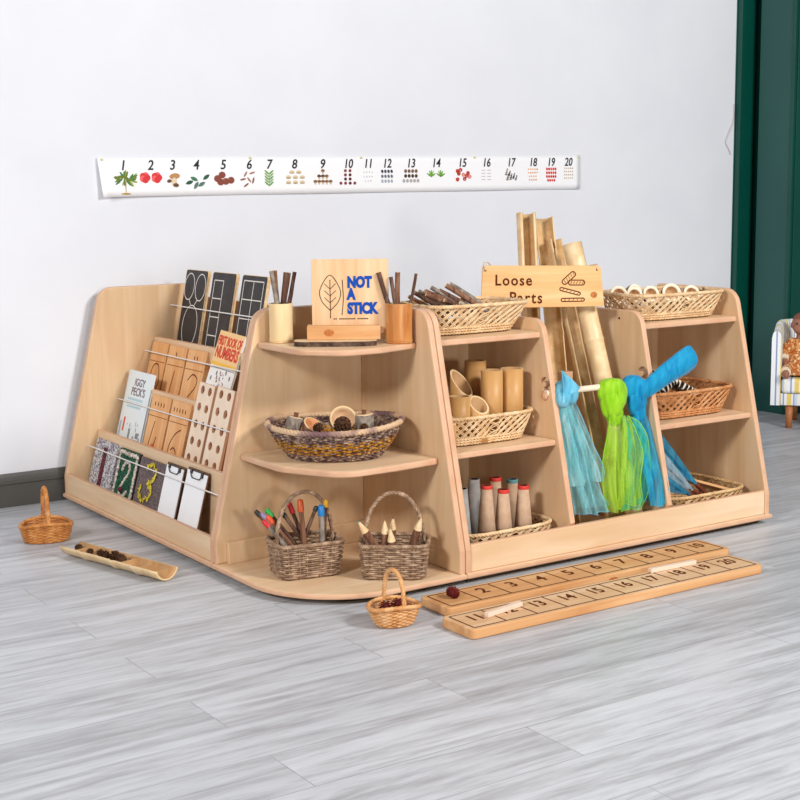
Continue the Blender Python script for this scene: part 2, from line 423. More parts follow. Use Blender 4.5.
struct('floor', MB().box((-3.2, -4.2, -.05), (5.2, WY+.1, 0)), floor_mat())
struct('wall_back', MB().box((-3.2, WY, 0), (5.2, WY+.1, 2.7)), wall_m)
sk = MB()
for (p0, p1) in ((-3.2, 3.165),):
    prof = [(0, 0), (.018, 0), (.018, .062), (.014, .066), (.014, .071), (.018, .076), (.018, .088), (.012, .098), (.008, .106), (0, .108)]
    sk.prism(prof, p0, p1, FRM((0, WY, 0), (0, -1, 0), (0, 0, 1)) @ M(((1,0,0,0),(0,1,0,0),(0,0,-1,0),(0,0,0,1))))
struct('baseboard_back', sk, skirt_m)
struct('trim_1', MB().box((3.165, WY-.03, 0), (3.25, WY, 2.7)).box((3.16, WY-.004, 0), (3.165, WY, 2.7)), green_m, .004)
d1 = MB().box((3.25, WY-.012, 0), (3.33, WY, 2.7), 0)
d1.box((3.222, .862, .0), (3.60, 1.055, 2.7), 1)
d1.box((3.219, .858, .0), (3.236, .876, 2.7), 0)
d1.box((3.236, .852, .0), (4.6, .862, 2.7), 0)
struct('door_1', d1, [green_m, green_p], .002)

# ------------------------------------------------------------------ display units
D = .48; HT = .70; HV = .09; DT = .336; ZB = .03; TH = .0175
def setback(z): return max(0, (z - HV)/(HT - HV)*(D - DT))
def panel_profile(h=HT, s0=0, z0=ZB, d=D, r=.055, s_b=None):
    st = setback(h)
    return rpoly([(s0, z0, 0), (s0, HV, .02), (st, h, r), (d, h, .012), (d, z0, 0)], 8)
def p_book(y1):   # plate frame: s -> +x, z up, thickness towards -y from y1
    return FRM((0, y1, 0), (1, 0, 0), (0, 0, 1))
def p_open(x0):   # s -> +y from the front, z up, thickness towards +x
    return FRM((x0, -D, 0), (0, 1, 0), (0, 0, 1))
L1 = 1.093; XR = .481; XE = 1.616

# --- book display on the left
bk = thing('display_bookcase', 'long birch display unit with four tiers of sloped ledges and white wire rails', 'bookcase', (.24, .55, 0))
part('base_board', MB().plate([(-.007, .001), (.48, .001), (.48, L1), (-.007, L1)], .014, T(0, 0, .016), bevel=.005), [birch_flat, edge], bk, True)
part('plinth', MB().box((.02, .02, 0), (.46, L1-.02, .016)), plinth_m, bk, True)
for y1 in (L1, .0185):
    part('side_panel', MB().plate(panel_profile(), TH, p_book(y1), bevel=.004), [birch, edge], bk, True)
part('back_panel', MB().box((.464, .0195, ZB), (.48, L1-TH-.001, .66)), birch, bk, True)
LIP = [(.002, .097, ZB), (.115, .233, ZB), (.222, .380, .16), (.329, .528, .31)]
STEP = [ZB, .175, .325, .47]
ya, yb = .0195, L1-TH-.001
part('kick_board', MB().plate([(ya, ZB), (yb, ZB), (yb, .097), (ya, .097)], .015, FRM((.002, 0, 0), (0, 1, 0), (0, 0, 1)), bevel=.003), [birch_h, edge], bk, True)
for k in (1, 2, 3):
    x, zt, z0 = LIP[k]
    part('ledge_board', MB().plate([(ya, z0), (yb, z0), (yb, zt), (ya, zt)], .015, FRM((x, 0, 0), (0, 1, 0), (0, 0, 1)), bevel=.003), [birch_h, edge], bk, True)
    xe = LIP[k+1][0] if k < 3 else .464
    part('ledge_floor', MB().box((x+.0152, ya, STEP[k]-.012), (xe-.0002, yb, STEP[k])), birch_flat, bk, True)
for (x, z) in ((.080, .183), (.191, .329), (.294, .483), (.395, .630)):
    mb = MB().tube([(x, ya-.004, z), (x, .3, z-.001), (x, .8, z-.001), (x, yb+.004, z)], .0021, 8)
    part('wire_rail', mb, wire_m, bk, True, label='thin white wire rail')

# --- corner unit
cn = thing('corner_shelf_unit', 'rounded birch corner unit with two shelves and two sloped sides', 'shelf', (.24, -.24, 0))
def corner_out(ins, c, r, x1=.462, y1=-.018):   # straight sides, cut corner, all eased
    a, b = ins, -D + ins; e = .050
    return rpoly([(ins, y1, .010), (ins, -.235, r), (ins + c, -.325 - (.14-ins)*1.25, r), (x1-.14, -.330 - (.14-ins)*1.15, r), (x1, -.288 - (.14-ins)*1.6, .010), (x1, y1, 0)], 12)
part('base_board', MB().plate(rpoly([(-.007, -.0005, 0), (-.007, -.487, .26), (.48, -.487, 0), (.48, -.0005, 0)], 18), .014, T(0, 0, .016), bevel=.005), [birch_flat, edge], cn, True)
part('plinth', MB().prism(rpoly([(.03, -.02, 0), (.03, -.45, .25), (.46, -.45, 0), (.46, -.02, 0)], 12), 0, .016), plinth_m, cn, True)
part('side_panel', MB().plate(panel_profile(), TH, p_book(-.0005), bevel=.004), [birch, edge], cn, True)
part('side_panel', MB().plate(panel_profile(d=.461), TH, p_open(.462), bevel=.004), [birch, edge], cn, True)
part('shelf', MB().plate(corner_out(.138, .078, .07), .016, T(0, 0, .597), bevel=.005), [birch_flat, edge], cn, True)
part('shelf', MB().plate(corner_out(.077, .088, .09), .017, T(0, 0, .304), bevel=.005), [birch_flat, edge], cn, True)
part('cleat', MB().box((.03, -.034, ZB), (.4615, -.0185, .088)), birch, cn, True, bev=.002)

# --- open shelves on the right
ru = thing('open_shelf_unit', 'long birch open unit with three bays, a low front board and a hanging rod', 'shelf', (1.05, -.24, 0))
part('base_board', MB().plate([(XR, -.487), (XE+.004, -.487), (XE+.004, 0), (XR, 0)], .014, T(0, 0, .016), bevel=.005), [birch_h if 0 else birch_flat, edge], ru, True)
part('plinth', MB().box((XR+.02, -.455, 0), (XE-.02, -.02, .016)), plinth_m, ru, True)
part('side_panel', MB().plate(panel_profile(), TH, p_open(XR), bevel=.004), [birch, edge], ru, True)
part('side_panel', MB().plate(panel_profile(), TH, p_open(XE-TH), bevel=.004), [birch, edge], ru, True)
def slot(s, z, r=.021, w=.012):   # crescent slot cut through a divider
    o = [(s + r*math.cos(a), z + r*math.sin(a)) for a in [math.radians(t) for t in range(30, 271, 20)]]
    i = [(s + .006 + (r-w)*math.cos(a), z + .001 + (r-w)*math.sin(a)) for a in [math.radians(t) for t in range(262, 20, -24)]]
    return o + i
X1, X2 = .8365, 1.1995
ROD = (-.374, .455)
for xd in (X1, X2):
    pr = rpoly([(.0215, ZB, 0), (.0215, .094, 0), (.0058, .110, .004), (setback(.655)+.001, .655, .05), (D-.001, .655, .012), (D-.001, ZB, 0)], 8)
    part('divider', MB().plate(pr, TH, p_open(xd), holes=[slot(.118, .476)], bevel=.003), [birch, edge], ru, True)
part('back_panel', MB().box((XR+TH+.0005, -.0135, ZB), (XE-TH-.0005, -.0005, .60)), birch, ru, True)
part('kick_board', MB().plate([(XR+TH+.0005, ZB), (XE-TH-.0005, ZB), (XE-TH-.0005, .103), (XR+TH+.0005, .103)], .015, FRM((0, -.461, 0), (1, 0, 0), (0, 0, 1)), bevel=.003), [birch_flat, edge], ru, True)
for (xa, xb, zt) in ((XR+TH, X1, .620), (XR+TH, X1, .331), (X2+TH, XE-TH, .617), (X2+TH, XE-TH, .331)):
    y0 = -D + setback(zt) + .012
    part('shelf', MB().plate([(xa+.0005, y0), (xb-.0005, y0), (xb-.0005, -.014), (xa+.0005, -.014)], .016, T(0, 0, zt-.016), bevel=.004), [birch_flat, edge], ru, True)
part('hanging_rod', MB().tube([(X1-.006, *ROD), (X2+TH+.006, *ROD)], .0088, 16), dowel, ru, True, label='pale round wooden rod between the two dividers')
for xd, sg in ((X1, -1), (X2+TH, 1)):
    pass
part('rod_peg', MB().lathe([(0, 0), (.011, 0), (.012, .002), (.012, .006), (.009, .009), (0, .0095)], 16, FRM((X1-.0002, -.366, .447), (0, 1, 0), (0, 0, 1)) @ RX(PI)), edge, ru, True)

part('screw_hole', MB().lathe([(0, .0008), (.0035, .0008), (.0035, 0)], 12, FRM((X2-.0001, -.262, .630), (0, 1, 0), (0, 0, 1)) @ RX(PI)), bpy.data.materials['dark_inside'], ru, True)

# ------------------------------------------------------------------ boards and books on the display unit
SL = [(.075, .09, .27), (.177, .22, .27), (.284, .367, .27), (.391, .515, .2)]
def lean(row, yl, yr, dz=0, fwd=0.0, s=None):
    x0, z0, s0 = SL[row]; s = s or s0; z = STEP[row] + .001 + dz
    t = V((s, 0, 1)).normalized()
    return FRM((x0 + (z - z0)*s - fwd, (yl+yr)/2, z), (0, -1, 0), t)
def height(row, ztop): return (ztop - STEP[row]) * math.sqrt(1 + SL[row][2]**2)
G4 = 'number boards on the lowest ledge'
# lowest tier: three textured numeral boards
def speckle(name, cols, sc):
    m, n, l, b = base(name, .8, .2)
    tc = n.new('ShaderNodeTexCoord'); vo = n.new('ShaderNodeTexVoronoi'); vo.inputs['Scale'].default_value = sc
    r = ramp(n, cols); r.color_ramp.interpolation = 'CONSTANT'
    sp = n.new('ShaderNodeSeparateColor')
    l.new(tc.outputs['Object'], vo.inputs['Vector']); l.new(vo.outputs['Color'], sp.inputs['Color']); l.new(sp.outputs['Red'], r.inputs['Fac']); l.new(r.outputs['Color'], b.inputs['Base Color'])
    bp = n.new('ShaderNodeBump'); bp.inputs['Strength'].default_value = .6; bp.inputs['Distance'].default_value = .003
    l.new(vo.outputs['Distance'], bp.inputs['Height']); l.new(bp.outputs['Normal'], b.inputs['Normal'])
    return m
gravel = speckle('grey_gravel', [(0, '#77737a'), (.2, '#cdc9cb'), (.45, '#96929a'), (.6, '#dedada'), (.8, '#85808a')], 230)
pebble = speckle('cream_chips', [(0, '#cbbcae'), (.4, '#e8ddd2'), (.75, '#a8988e')], 220)
greenfelt = speckle('dark_green_flock', [(0, '#1d4a35'), (.5, '#2c6448'), (.8, '#143a2a')], 160)
grit = speckle('brown_grey_grit', [(0, '#6a5c5c'), (.4, '#7d6e6c'), (.75, '#5a4e50')], 240)
yellow_f = speckle('yellow_petals', [(0, '#e2c92a'), (.5, '#f3e25a'), (.8, '#b9a11c')], 160)
maroon = speckle('maroon_beads', [(0, '#5a2830'), (.5, '#77393f'), (.8, '#43191f')], 200)
def board(name, row, yl, yr, zt, th, m, label, cat, group=None, r=.004, fwd=0, holes=(), s=None, roll=0):
    F = lean(row, yl, yr, fwd=fwd, s=s) @ RZ(roll); w = yl - yr; h = height(row, zt)
    t = thing(name, label, cat, F, group)
    part('board', MB().plate(rrect(w, h, r, 5, 0, h/2), th, T(0, 0, -th), holes, bevel=.0015), m if isinstance(m, list) else [m, m], t)
    return t, w, h
t, w, h = board('number_board', 0, 1.056, .880, .208, .012, [gravel, gravel], 'grey gravel number board with a dark stripe for one', 'number board', G4)
part('numeral', MB().prism(rrect(.024, h*.82, .004, 3, 0, h*.47), 0, .003), maroon, t, label='dark maroon stripe forming the one')
t, w, h = board('number_board', 0, .858, .705, .205, .014, [greenfelt, plain('board_gap_shadow', '#3c2c28', .7)], 'green number board edged in cream chips with a cream two', 'number board', G4)  # dark edge colour paints in the shadow between neighbouring boards
def curve2(pts, sub=10):
    out = []; n = len(pts)
    for i in range(n-1):
        p0, p1, p2, p3 = [V(pts[min(max(i+d, 0), n-1)]) for d in (-1, 0, 1, 2)]
        for k in range(sub):
            q = k/sub
            out.append(.5*((2*p1) + (p2-p0)*q + (2*p0-5*p1+4*p2-p3)*q*q + (3*p1-p0-3*p2+p3)*q**3))
    out.append(V(pts[-1])); return out
def ribbon(mb, pts2, wd, z, mat=None, mi=0, jag=0, hgt=.0):
    """flat stroke following 2-D points"""
    L = []; R_ = []
    for i, p in enumerate(pts2):
        a = V(pts2[max(i-1, 0)][:2]); b = V(pts2[min(i+1, len(pts2)-1)][:2]); d = (b-a).normalized(); nrm = V((-d.y, d.x))
        w_ = wd/2*(1+rnd.uniform(-jag, jag))
        L.append(V((p[0]+nrm.x*w_, p[1]+nrm.y*w_, z))); w_ = wd/2*(1+rnd.uniform(-jag, jag)); R_.append(V((p[0]-nrm.x*w_, p[1]-nrm.y*w_, z)))
    vs = []
    for a, b in zip(L, R_): vs += [a, b]
    if mat: vs = [mat @ v for v in vs]
    mb.add(vs, [(2*i, 2*i+1, 2*i+3, 2*i+2) for i in range(len(pts2)-1)], mi)
    if hgt:
        pass
    return mb
def bead_line(mb, pts2, r, z, mi=0, jag=.3):
    for p in pts2:
        rr = r*rnd.uniform(.7, 1.15)
        mb.ball((p[0]+rnd.uniform(-jag, jag)*r, p[1]+rnd.uniform(-jag, jag)*r, z), (rr, rr, rr*.5), mi, 6, 4)
brd = MB(); fw = .066
ring = [(-fw + 2*fw*i/18, .012) for i in range(19)]
pth = [(-fw, .014 + (h-.026)*i/24) for i in range(25)] + [(-fw + 2*fw*i/18, h-.012) for i in range(19)] + [(fw, .014 + (h-.026)*i/24) for i in range(25)]
bead_line(brd, pth, .0075, .001)
part('chip_border', brd, pebble, t, label='cream chip border')
nm = MB(); two = curve2([(-.028, .118), (-.012, .142), (.018, .138), (.022, .112), (-.002, .084), (-.026, .052), (-.012, .034), (.014, .040), (.028, .052)], 5)
bead_line(nm, two, .0065, .001); part('numeral', nm, pebble, t, label='cream chip numeral two')
part('bead', MB().ball((-.008, .055, .004), .009, 0, 8, 6), maroon, t, label='dark maroon bead')
t, w, h = board('number_board', 0, .694, .512, .201, .010, [grit, grit], 'brown-grey grit number board with a yellow petal three', 'number board', G4)
nm = MB(); three = curve2([(-.030, .150), (.006, .164), (.036, .148), (.026, .118), (-.002, .106), (.026, .094), (.020, .066), (-.024, .052), (-.052, .068), (-.050, .090)], 5)
for p in three:
    for _ in range(3):
        a = rnd.uniform(0, 6.28); q = V((p[0]+rnd.uniform(-.004, .004), p[1]+rnd.uniform(-.004, .004), .002)); d = V((math.cos(a), math.sin(a), rnd.uniform(0, .5)))*.010; s = V((-d.y, d.x, 0))*.35
        nm.add([q-d*.3, q+s, q+d, q-s], [(0,1,2,3)])
part('numeral', nm, yellow_f, t, label='yellow petal numeral three')
# clipboards
hardb = noisy('brown_hardboard', [(.3, '#5a3a26'), (.7, '#7a5236')], (30, 30, 30), .6)
for k, (yl, yr, zt, lab) in enumerate(((.508, .388, .213, 'white-papered clipboard next to the yellow-numbered board'), (.362, .228, .222, 'white-papered clipboard nearest the corner unit'))):
    t, w, h = board('clipboard', 0, yl, yr, zt, .004, [hardb, hardb], lab, 'clipboard', 'clipboards on the lowest ledge', fwd=.004*k)
    part('paper', MB().box((-w/2+.002, .002, .0002), (w/2-.003, h-.008, .0016)), white_paper, t)
    cl = MB().tube([(-.034, h-.006, .004), (-.033, h-.020, .005), (-.022, h-.027, .005), (.022, h-.027, .005), (.033, h-.020, .005), (.034, h-.006, .004)], .0017, 6)
    cl.box((-.040, h-.016, .0018), (-.029, h-.004, .0060)).box((.029, h-.020, .0018), (.040, h-.004, .0060)).box((-.034, h-.008, .0018), (.034, h-.004, .0032))
    part('clip', cl, black_metal, t)
# second tier: book, two tracing boards, two hole boards
def tracing(row, yl, yr, zt, dots, ch, label):
    F = lean(row, yl, yr); w = yl - yr - .003; h = height(row, zt); th = .018
    t = thing('tracing_board', label, 'tracing board', F, 'wooden tracing boards')
    bd = part('board', MB().plate(rrect(w, h, .004, 4, 0, h/2), th, T(0, 0, -th), bevel=.002), [pine_y, pine], t)
    g = MB(); zs = .0004
    g.box((-w/2+.004, h*.66, 0), (w/2-.004, h*.66+.0022, zs))
    part('groove', g, burn_soft, bd)
    for i in range(dots):
        g = MB(); cx = (i-(dots-1)/2)*w*.15 - w*.03; s = .0032
        g.prism([(cx + s*math.cos(a)*.9 - .001*math.sin(a), h*.86 + .0075*math.sin(a)) for a in [2*PI*q/10 for q in range(10)]], 0, zs)
        part('tally_dot', g, burn, bd)
    st = {'0': [[(.3, .0), (.12, .55), (-.14, .5), (-.22, 0), (-.12, -.5), (.12, -.45), (.3, 0)]], '1': [[(.04, .5), (.0, 0), (-.04, -.5)]],
          '2': [[(-.2, .3), (-.02, .52), (.2, .42), (.2, .15), (-.02, -.2), (-.22, -.5)], [(-.22, -.5), (.25, -.46)]],
          '4': [[(-.08, .52), (-.14, .1), (-.2, -.42)], [(-.2, -.42), (.2, -.46)], [(.1, .05), (.04, -.3), (-.0, -.6)]],
          '6': [[(.2, .5), (-.04, .3), (-.2, -.1), (-.16, -.48), (.06, -.5), (.16, -.26), (.02, -.1), (-.1, -.2)]]}[ch]
    g = MB(); hs = h*.5
    for s in st:
        ribbon(g, curve2([(x*w*1.15, h*.33 + y*hs) for x, y in s], 6), .0042, .0004)
    part('routed_numeral', g, burn, bd)
    return t
def digit(mb, s, cx, cy, hh, th, z):
    pass
t4 = tracing(1, .848, .703, .368, 4, '4', 'wooden tracing board showing four dots above its numeral')
part('red_knob', MB().ball((.004, .034, .003), (.011, .013, .005), 0, 10, 6), plain('orange_red_counter', '#d2603a', .5), t4, label='orange-red disc')
tracing(1, .695, .558, .367, 5, '6', 'wooden tracing board showing a row of five dots')
for (yl, yr, lab) in ((.536, .432, 'pale wooden hole board beside the five-dot tracing board'), (.416, .305, 'pale wooden hole board against the end panel')):
    h = height(1, .439); w = yl - yr
    hs = [[(cx + .0115*math.cos(a), h - .022 - .052*j + .0122*math.sin(a)) for a in [2*PI*q/16 for q in range(16)]] for j in range(5) for cx in (-w*.23, w*.23)]
    t, w, h = board('hole_board', 1, yl, yr, .439, .010, [holewood, edge], lab, 'hole board', 'hole boards on the middle ledge', fwd=0.003, holes=hs, s=.25, roll=-.045)
    part('backing', MB().box((-w/2+.001, .001, -.0145), (w/2-.001, h-.001, -.0103)), burn_soft, t)  # brown sheet behind the holes, its colour painting in their shade
def book(F, w, h, th, cover, label, spine=None):
    t = thing('picture_book', label, 'book', F)
    part('pages', MB().box((-w/2+.003, .003, -th+.0015), (w/2-.003, h-.003, -.0015)), white_paper, t)
    cv = MB().box((-w/2, 0, -.0015), (w/2, h, 0)).box((-w/2, 0, -th), (w/2, h, -th+.0015)).box((-w/2, 0, -th), (-w/2+.002, h, 0))
    return part('cover', cv, cover, t)
F = lean(1, 1.058, .862, fwd=.002); h = height(1, .425); w = .192
bt = book(F, w, h, .009, plain('pale_blue_cover', '#e4eef2', .45, .3), 'white and pale blue picture book left of the two dotted tracing boards')
tm = MB().text("IGGY", .035, T(.006, h*.855, .0003), bold=.0006).text("PECK'S", .037, T(.006, h*.735, .0003), bold=.0006, sx=.96)
part('title', tm, plain('grey_violet_print', '#7c6a78', .6), bt)
g = MB()
for (x0, x1, yy) in ((-.062, .055, .625), (-.07, .06, .575), (-.06, .05, .53)):
    for i in range(9):
        a = x0 + (x1-x0)*i/9; g.box((a, h*yy, .0), (a+(x1-x0)/9*.7, h*yy+.008, .0003))
part('subtitle_bars', g, plain('soft_blue_print', '#a9cbd8', .6), bt)
g = MB().box((-.062, h*.22, 0), (-.050, h*.40, .0003), 0).box((-.088, .012, 0), (-.074, h*.34, .0003), 1)
for _ in range(22):
    x, y = rnd.uniform(-.03, .085), rnd.uniform(.03, .36); a = rnd.uniform(.002, .006); g.box((x, h*y*.95, 0), (x+a, h*y*.95+rnd.uniform(.006, .02), .0003), rnd.choice((2, 2, 3, 1)))
g.box((.045, h*.10, 0), (.078, h*.15, .0003), 3).box((.03, h*.03, 0), (.062, h*.07, .0003), 3).box((.05, h*.17, 0), (.07, h*.24, .0003), 2).box((-.01, h*.12, 0), (.004, h*.27, .0003), 2)
part('cover_drawing', g, [plain('coral_print', '#e0584c', .6), plain('grey_blue_print', '#b4bfc9', .6), plain('mid_grey_print', '#8d8f95', .6), plain('dark_grey_print', '#5b5a60', .6)], bt)
# third tier
tracing(2, 1.070, .942, .513, 0, '0', 'wooden tracing board of the upper row next to the far side panel')
tracing(2, .936, .800, .511, 1, '1', 'wooden tracing board with a single dot and a straight stroke')
tracing(2, .793, .655, .511, 2, '2', 'wooden tracing board with two dots and a curved numeral')
x0, z0, s = SL[2]
F = lean(2, .636, .462, fwd=.008, s=.34) @ T(.006, -.004, 0) @ RZ(-.05); h = height(2, .588); w = .168
fb = book(F, w, h, .007, plain('warm_white_cover', '#f3efe9', .45, .3), 'picture book with red NUMBERS lettering on an orange band')
g = MB().box((-w/2, h*.62, 0), (w/2, h, .0003), 0).box((-w/2, h*.60, 0), (w/2, h*.64, .0004), 1).box((-w/2, h*.575, 0), (w/2, h*.583, .0004), 2)
part('title_band', g, [plain('peach_print', '#f6c98e', .5), plain('yellow_print', '#f2bc40', .5), plain('grey_print_line', '#8a8a90', .5)], fb)
tm = MB().text('FIRST BOOK OF', .040, T(0, h*.885, .0007), bold=.0012, sx=.56).text('NUMBERS', .050, T(0, h*.75, .0007), bold=.0016, sx=.70)
part('title', tm, plain('red_print', '#d8402c', .5), fb)
g = MB()
for _ in range(60):
    a = rnd.uniform(0, 6.28); q = rnd.uniform(0, 1)**.5; x, y = .045*q*math.cos(a), h*.36 + .05*q*math.sin(a); r = rnd.uniform(.0018, .0042)
    g.prism([(x+r*math.cos(b), y+r*1.3*math.sin(b)) for b in [2*PI*k/6 for k in range(6)]], 0, .0003, mi=rnd.choice((0, 0, 1, 2)))
for (x, y) in ((-.06, .45), (.06, .5), (-.03, .52), (.065, .36), (-.066, .33), (.03, .55)):
    g.prism([(x+.005*math.cos(b), h*y+.008*math.sin(b)) for b in [2*PI*k/8 for k in range(8)]], 0, .0003, mi=1)
part('cover_drawing', g, [plain('dusty_pink_print', '#c48a92', .5), plain('slate_print', '#7d7e8c', .5), plain('brown_print', '#8a5a50', .5)], fb)
# top tier: chalkboards
for k, (yl, yr, lab) in enumerate(((1.030, .868, 'chalkboard with three white ovals joined by lines'), (.832, .668, 'chalkboard with a single column of white squares'), (.627, .464, 'chalkboard with a two-column white grid'))):
    F = lean(3, yl, yr); h = height(3, .750); w = yl - yr; th = .013
    t = thing('chalkboard', lab, 'chalkboard', F, 'chalkboards on the top ledge')
    part('frame', MB().plate(rrect(w, h, .009, 5, 0, h/2), th-.001, T(0, 0, -th), bevel=.002), [birch, cutwood], t, label='pale wooden backing with a rounded edge')
    sl_ = part('slate', MB().plate(rrect(w-.004, h-.004, .008, 5, 0, h/2), .0016, T(0, 0, -.001), bevel=.0005), [slate_m, slate_m], t)
    g = MB(); lw = .0032; z = .0009
    if k == 0:
        def ell(cx, cy, rx, ry): return [(cx + rx*math.cos(a), cy + ry*math.sin(a)) for a in [2*PI*i/36 for i in range(37)]]
        for c in ((-.041, h*.80, .036, .044), (.041, h*.80, .036, .044), (.0, h*.34, .054, .070)): ribbon(g, ell(*c), lw, z)
        ribbon(g, [(-.030, h*.655), (-.014, h*.588)], lw, z); ribbon(g, [(.030, h*.655), (.014, h*.588)], lw, z)
    elif k == 1:
        x0, x1 = -.062, .002; ys = [.07, .28, .49, .70, .905]
        for y in ys: ribbon(g, [(x0, h*y), (x1, h*y)], lw, z)
        for x in (x0, x1): ribbon(g, [(x, h*.03), (x, h*.91)], lw, z)
    else:
        x0, x1, x2 = -.064, .0, .064; ys = [.10, .31, .52, .73, .935]
        for y in ys: ribbon(g, [(x0, h*y), (x2, h*y)], lw, z)
        for x in (x0, x1, x2): ribbon(g, [(x, h*.05), (x, h*.94)], lw, z)
    part('chalk_outline', g, chalk, sl_)

# ------------------------------------------------------------------ corner unit: top shelf
CX = V((.83, -.557, 0)).normalized()          # along the counter edge the plaque is turned to
ZT = .6135
def cup(x, y, z0, r, h, mats, label):
    t = thing('bamboo_cup', label, 'cup', (x, y, z0))
    mb = MB().lathe([(0, 0), (r*.97, 0), (r, .003), (r*.985, h*.12), (r*.97, h*.5), (r, h-.002), (r*.98, h), (r*.84, h), (r*.82, h-.002), (r*.82, .01), (0, .01)], 32, mis=[0, 0, 0, 0, 0, 0, 1, 1, 2, 2])
    part('cup_body', mb, mats, t)
    part('node_ring', MB().tube([(r*.99*math.cos(a), r*.99*math.sin(a), h*.07) for a in [2*PI*i/40 for i in range(40)]], .0016, 6, closed=True), mats[0], t)
    return t
cup(.190, -.058, ZT, .0318, .103, [bamboo_pale, bamboo_rim, bamboo_in], 'pale bamboo cup on the left of the top corner shelf')
cup(.4235, -.268, ZT, .0355, .103, [bamboo_brown, bamboo_rim, bamboo_in], 'reddish-brown bamboo cup on the right of the top corner shelf')
G = 'twigs in the pale bamboo cup'
LS = [((.160, .803), .0072, bark3), ((.177, .803), .0080, bark2), ((.204, .797), .0076, bark), ((.219, .795), .0074, bark2), ((.230, .797), .0064, bark)]
for k, ((x, z), r, m) in enumerate(LS):
    stick_obj('twig', (.190 + (.195-x)*.30 + .004*(k-2), -.058 + .005*((k % 2)*2-1), ZT+.0105), (x, -.060 + .006*((k % 2)*2-1), z), r, [m, cutwood], ORD[k] + ' twig from the left in the pale bamboo cup', 'twig', G, .012)
G = 'twigs in the brown bamboo cup'
P0 = V((.4235, -.268, ZT+.0105))
for k, (dx, z, r, m, bd) in enumerate(((-.052, .797, .0070, bark, .02), (-.020, .785, .0060, bark, .02), (-.002, .797, .0078, bark2, .02), (.046, .793, .0046, bark, .05))):
    tip = V((.4235, -.268, z)) + CX*dx; b = P0 - CX*dx*.25 + CX*.004*(k-1.5)
    stick_obj('twig', b, tip, r, [m, cutwood], ORD[k] + ' twig from the left in the brown bamboo cup', 'twig', G, bd)
# slab, block, plaque
FC = lambda p: FRM(p, CX, (0, 0, 1))          # local x along the shelf edge, y up, z towards the viewer
mb = MB()
N = 24; pts = []
for i in range(N):
    a = 2*PI*i/N; x, y = sup(a, .108, .042, 4); pts.append((x*(1+rnd.uniform(-.015, .015)), y*(1+rnd.uniform(-.04, .04))))
mb.prism(pts, 0, .012, mi=0, side=1)
mb.add([(x, y, .0121) for x, y in pts], [tuple(range(N))], 0)
FSL = T(.268, -.205, ZT) @ RZ(math.atan2(CX.y, CX.x))
solo('wood_slab', mb, [cutwood, noisy('dark_slab_bark', [(.3, '#2c201a'), (.7, '#6d574a')], (60, 60, 60), .85, .1)], 'thin bark-edged wooden slab under the plaque stand', 'slab', FSL)
FB = T(.302, -.192, ZT+.0125) @ RZ(math.atan2(CX.y, CX.x))
ps = thing('plaque_stand', 'oiled pine block holding the upright plaque on the corner unit', 'stand', FB)
part('block', MB().box((-.095, -.024, 0), (.095, -.002, .036)).box((-.095, .0085, 0), (.095, .024, .036)).box((-.095, -.003, 0), (.095, .009, .012)), pine_x, ps, bev=.0015)
part('knot', MB().prism([(-.038 + .013*math.cos(a), .018 + .009*math.sin(a)) for a in [2*PI*i/16 for i in range(16)]], 0, .0004, FRM((0, -.024, 0), (1, 0, 0), (0, 0, 1))), noisy('pine_knot', [(.3, '#9c5524'), (.7, '#c47f45')], (200, 200, 200)), ps, label='dark oval knot')
FP = T(.3215, -.194, ZT+.0255) @ RZ(math.atan2(CX.y, CX.x))
pq = thing('wooden_plaque', 'upright square wooden plaque reading NOT A STICK in blue', 'plaque', FP)
PF = FRM((0, -.0005, 0), (1, 0, 0), (0, 0, 1))     # face frame, z towards viewer (-y)
W, H = .200, .193
pb = part('board', MB().plate(rrect(W, H, .003, 3, 0, H/2), .008, FRM((0, .0077, 0), (1, 0, 0), (0, 0, 1)), bevel=.001), [plaque_m, plaque_m], pq)
tx = MB()
for s_, yy in (('NOT', .140), ('A', .109), ('STICK', .072)):
    tx.text(s_, .0385, PF @ T(-.007, yy-.008, .0006), bold=.0024, sx=.74, align='LEFT')
part('lettering', tx, bluep, pb, label='bold blue lettering')
g = MB()
# plain leaf-and-twig outline in thin black line
lf = curve2([(-.052, .060), (-.074, .085), (-.078, .115), (-.052, .152), (-.026, .115), (-.030, .085), (-.052, .060)], 8)
ribbon(g, lf, .0017, .0006, PF); ribbon(g, [(-.052, .040), (-.052, .140)], .0017, .0006, PF)
for yy in (.080, .098, .116):
    ribbon(g, [(-.052, yy), (-.067, yy+.014)], .0014, .0006, PF); ribbon(g, [(-.052, yy), (-.037, yy+.014)], .0014, .0006, PF)
ribbon(g, curve2([(-.022, .048), (-.018, .09), (-.020, .140)], 6), .0017, .0006, PF)
part('line_drawing', g, blackp, pb, label='thin black line drawing')
g = MB()
for i in range(19):
    if i not in (2, 12): g.box((-.044 + i*.0048, -.0008, .0245+.012), (-.0405 + i*.0048, -.0004, .0275+.012))
part('small_print', g, blackp, pb, label='tiny black line of print')

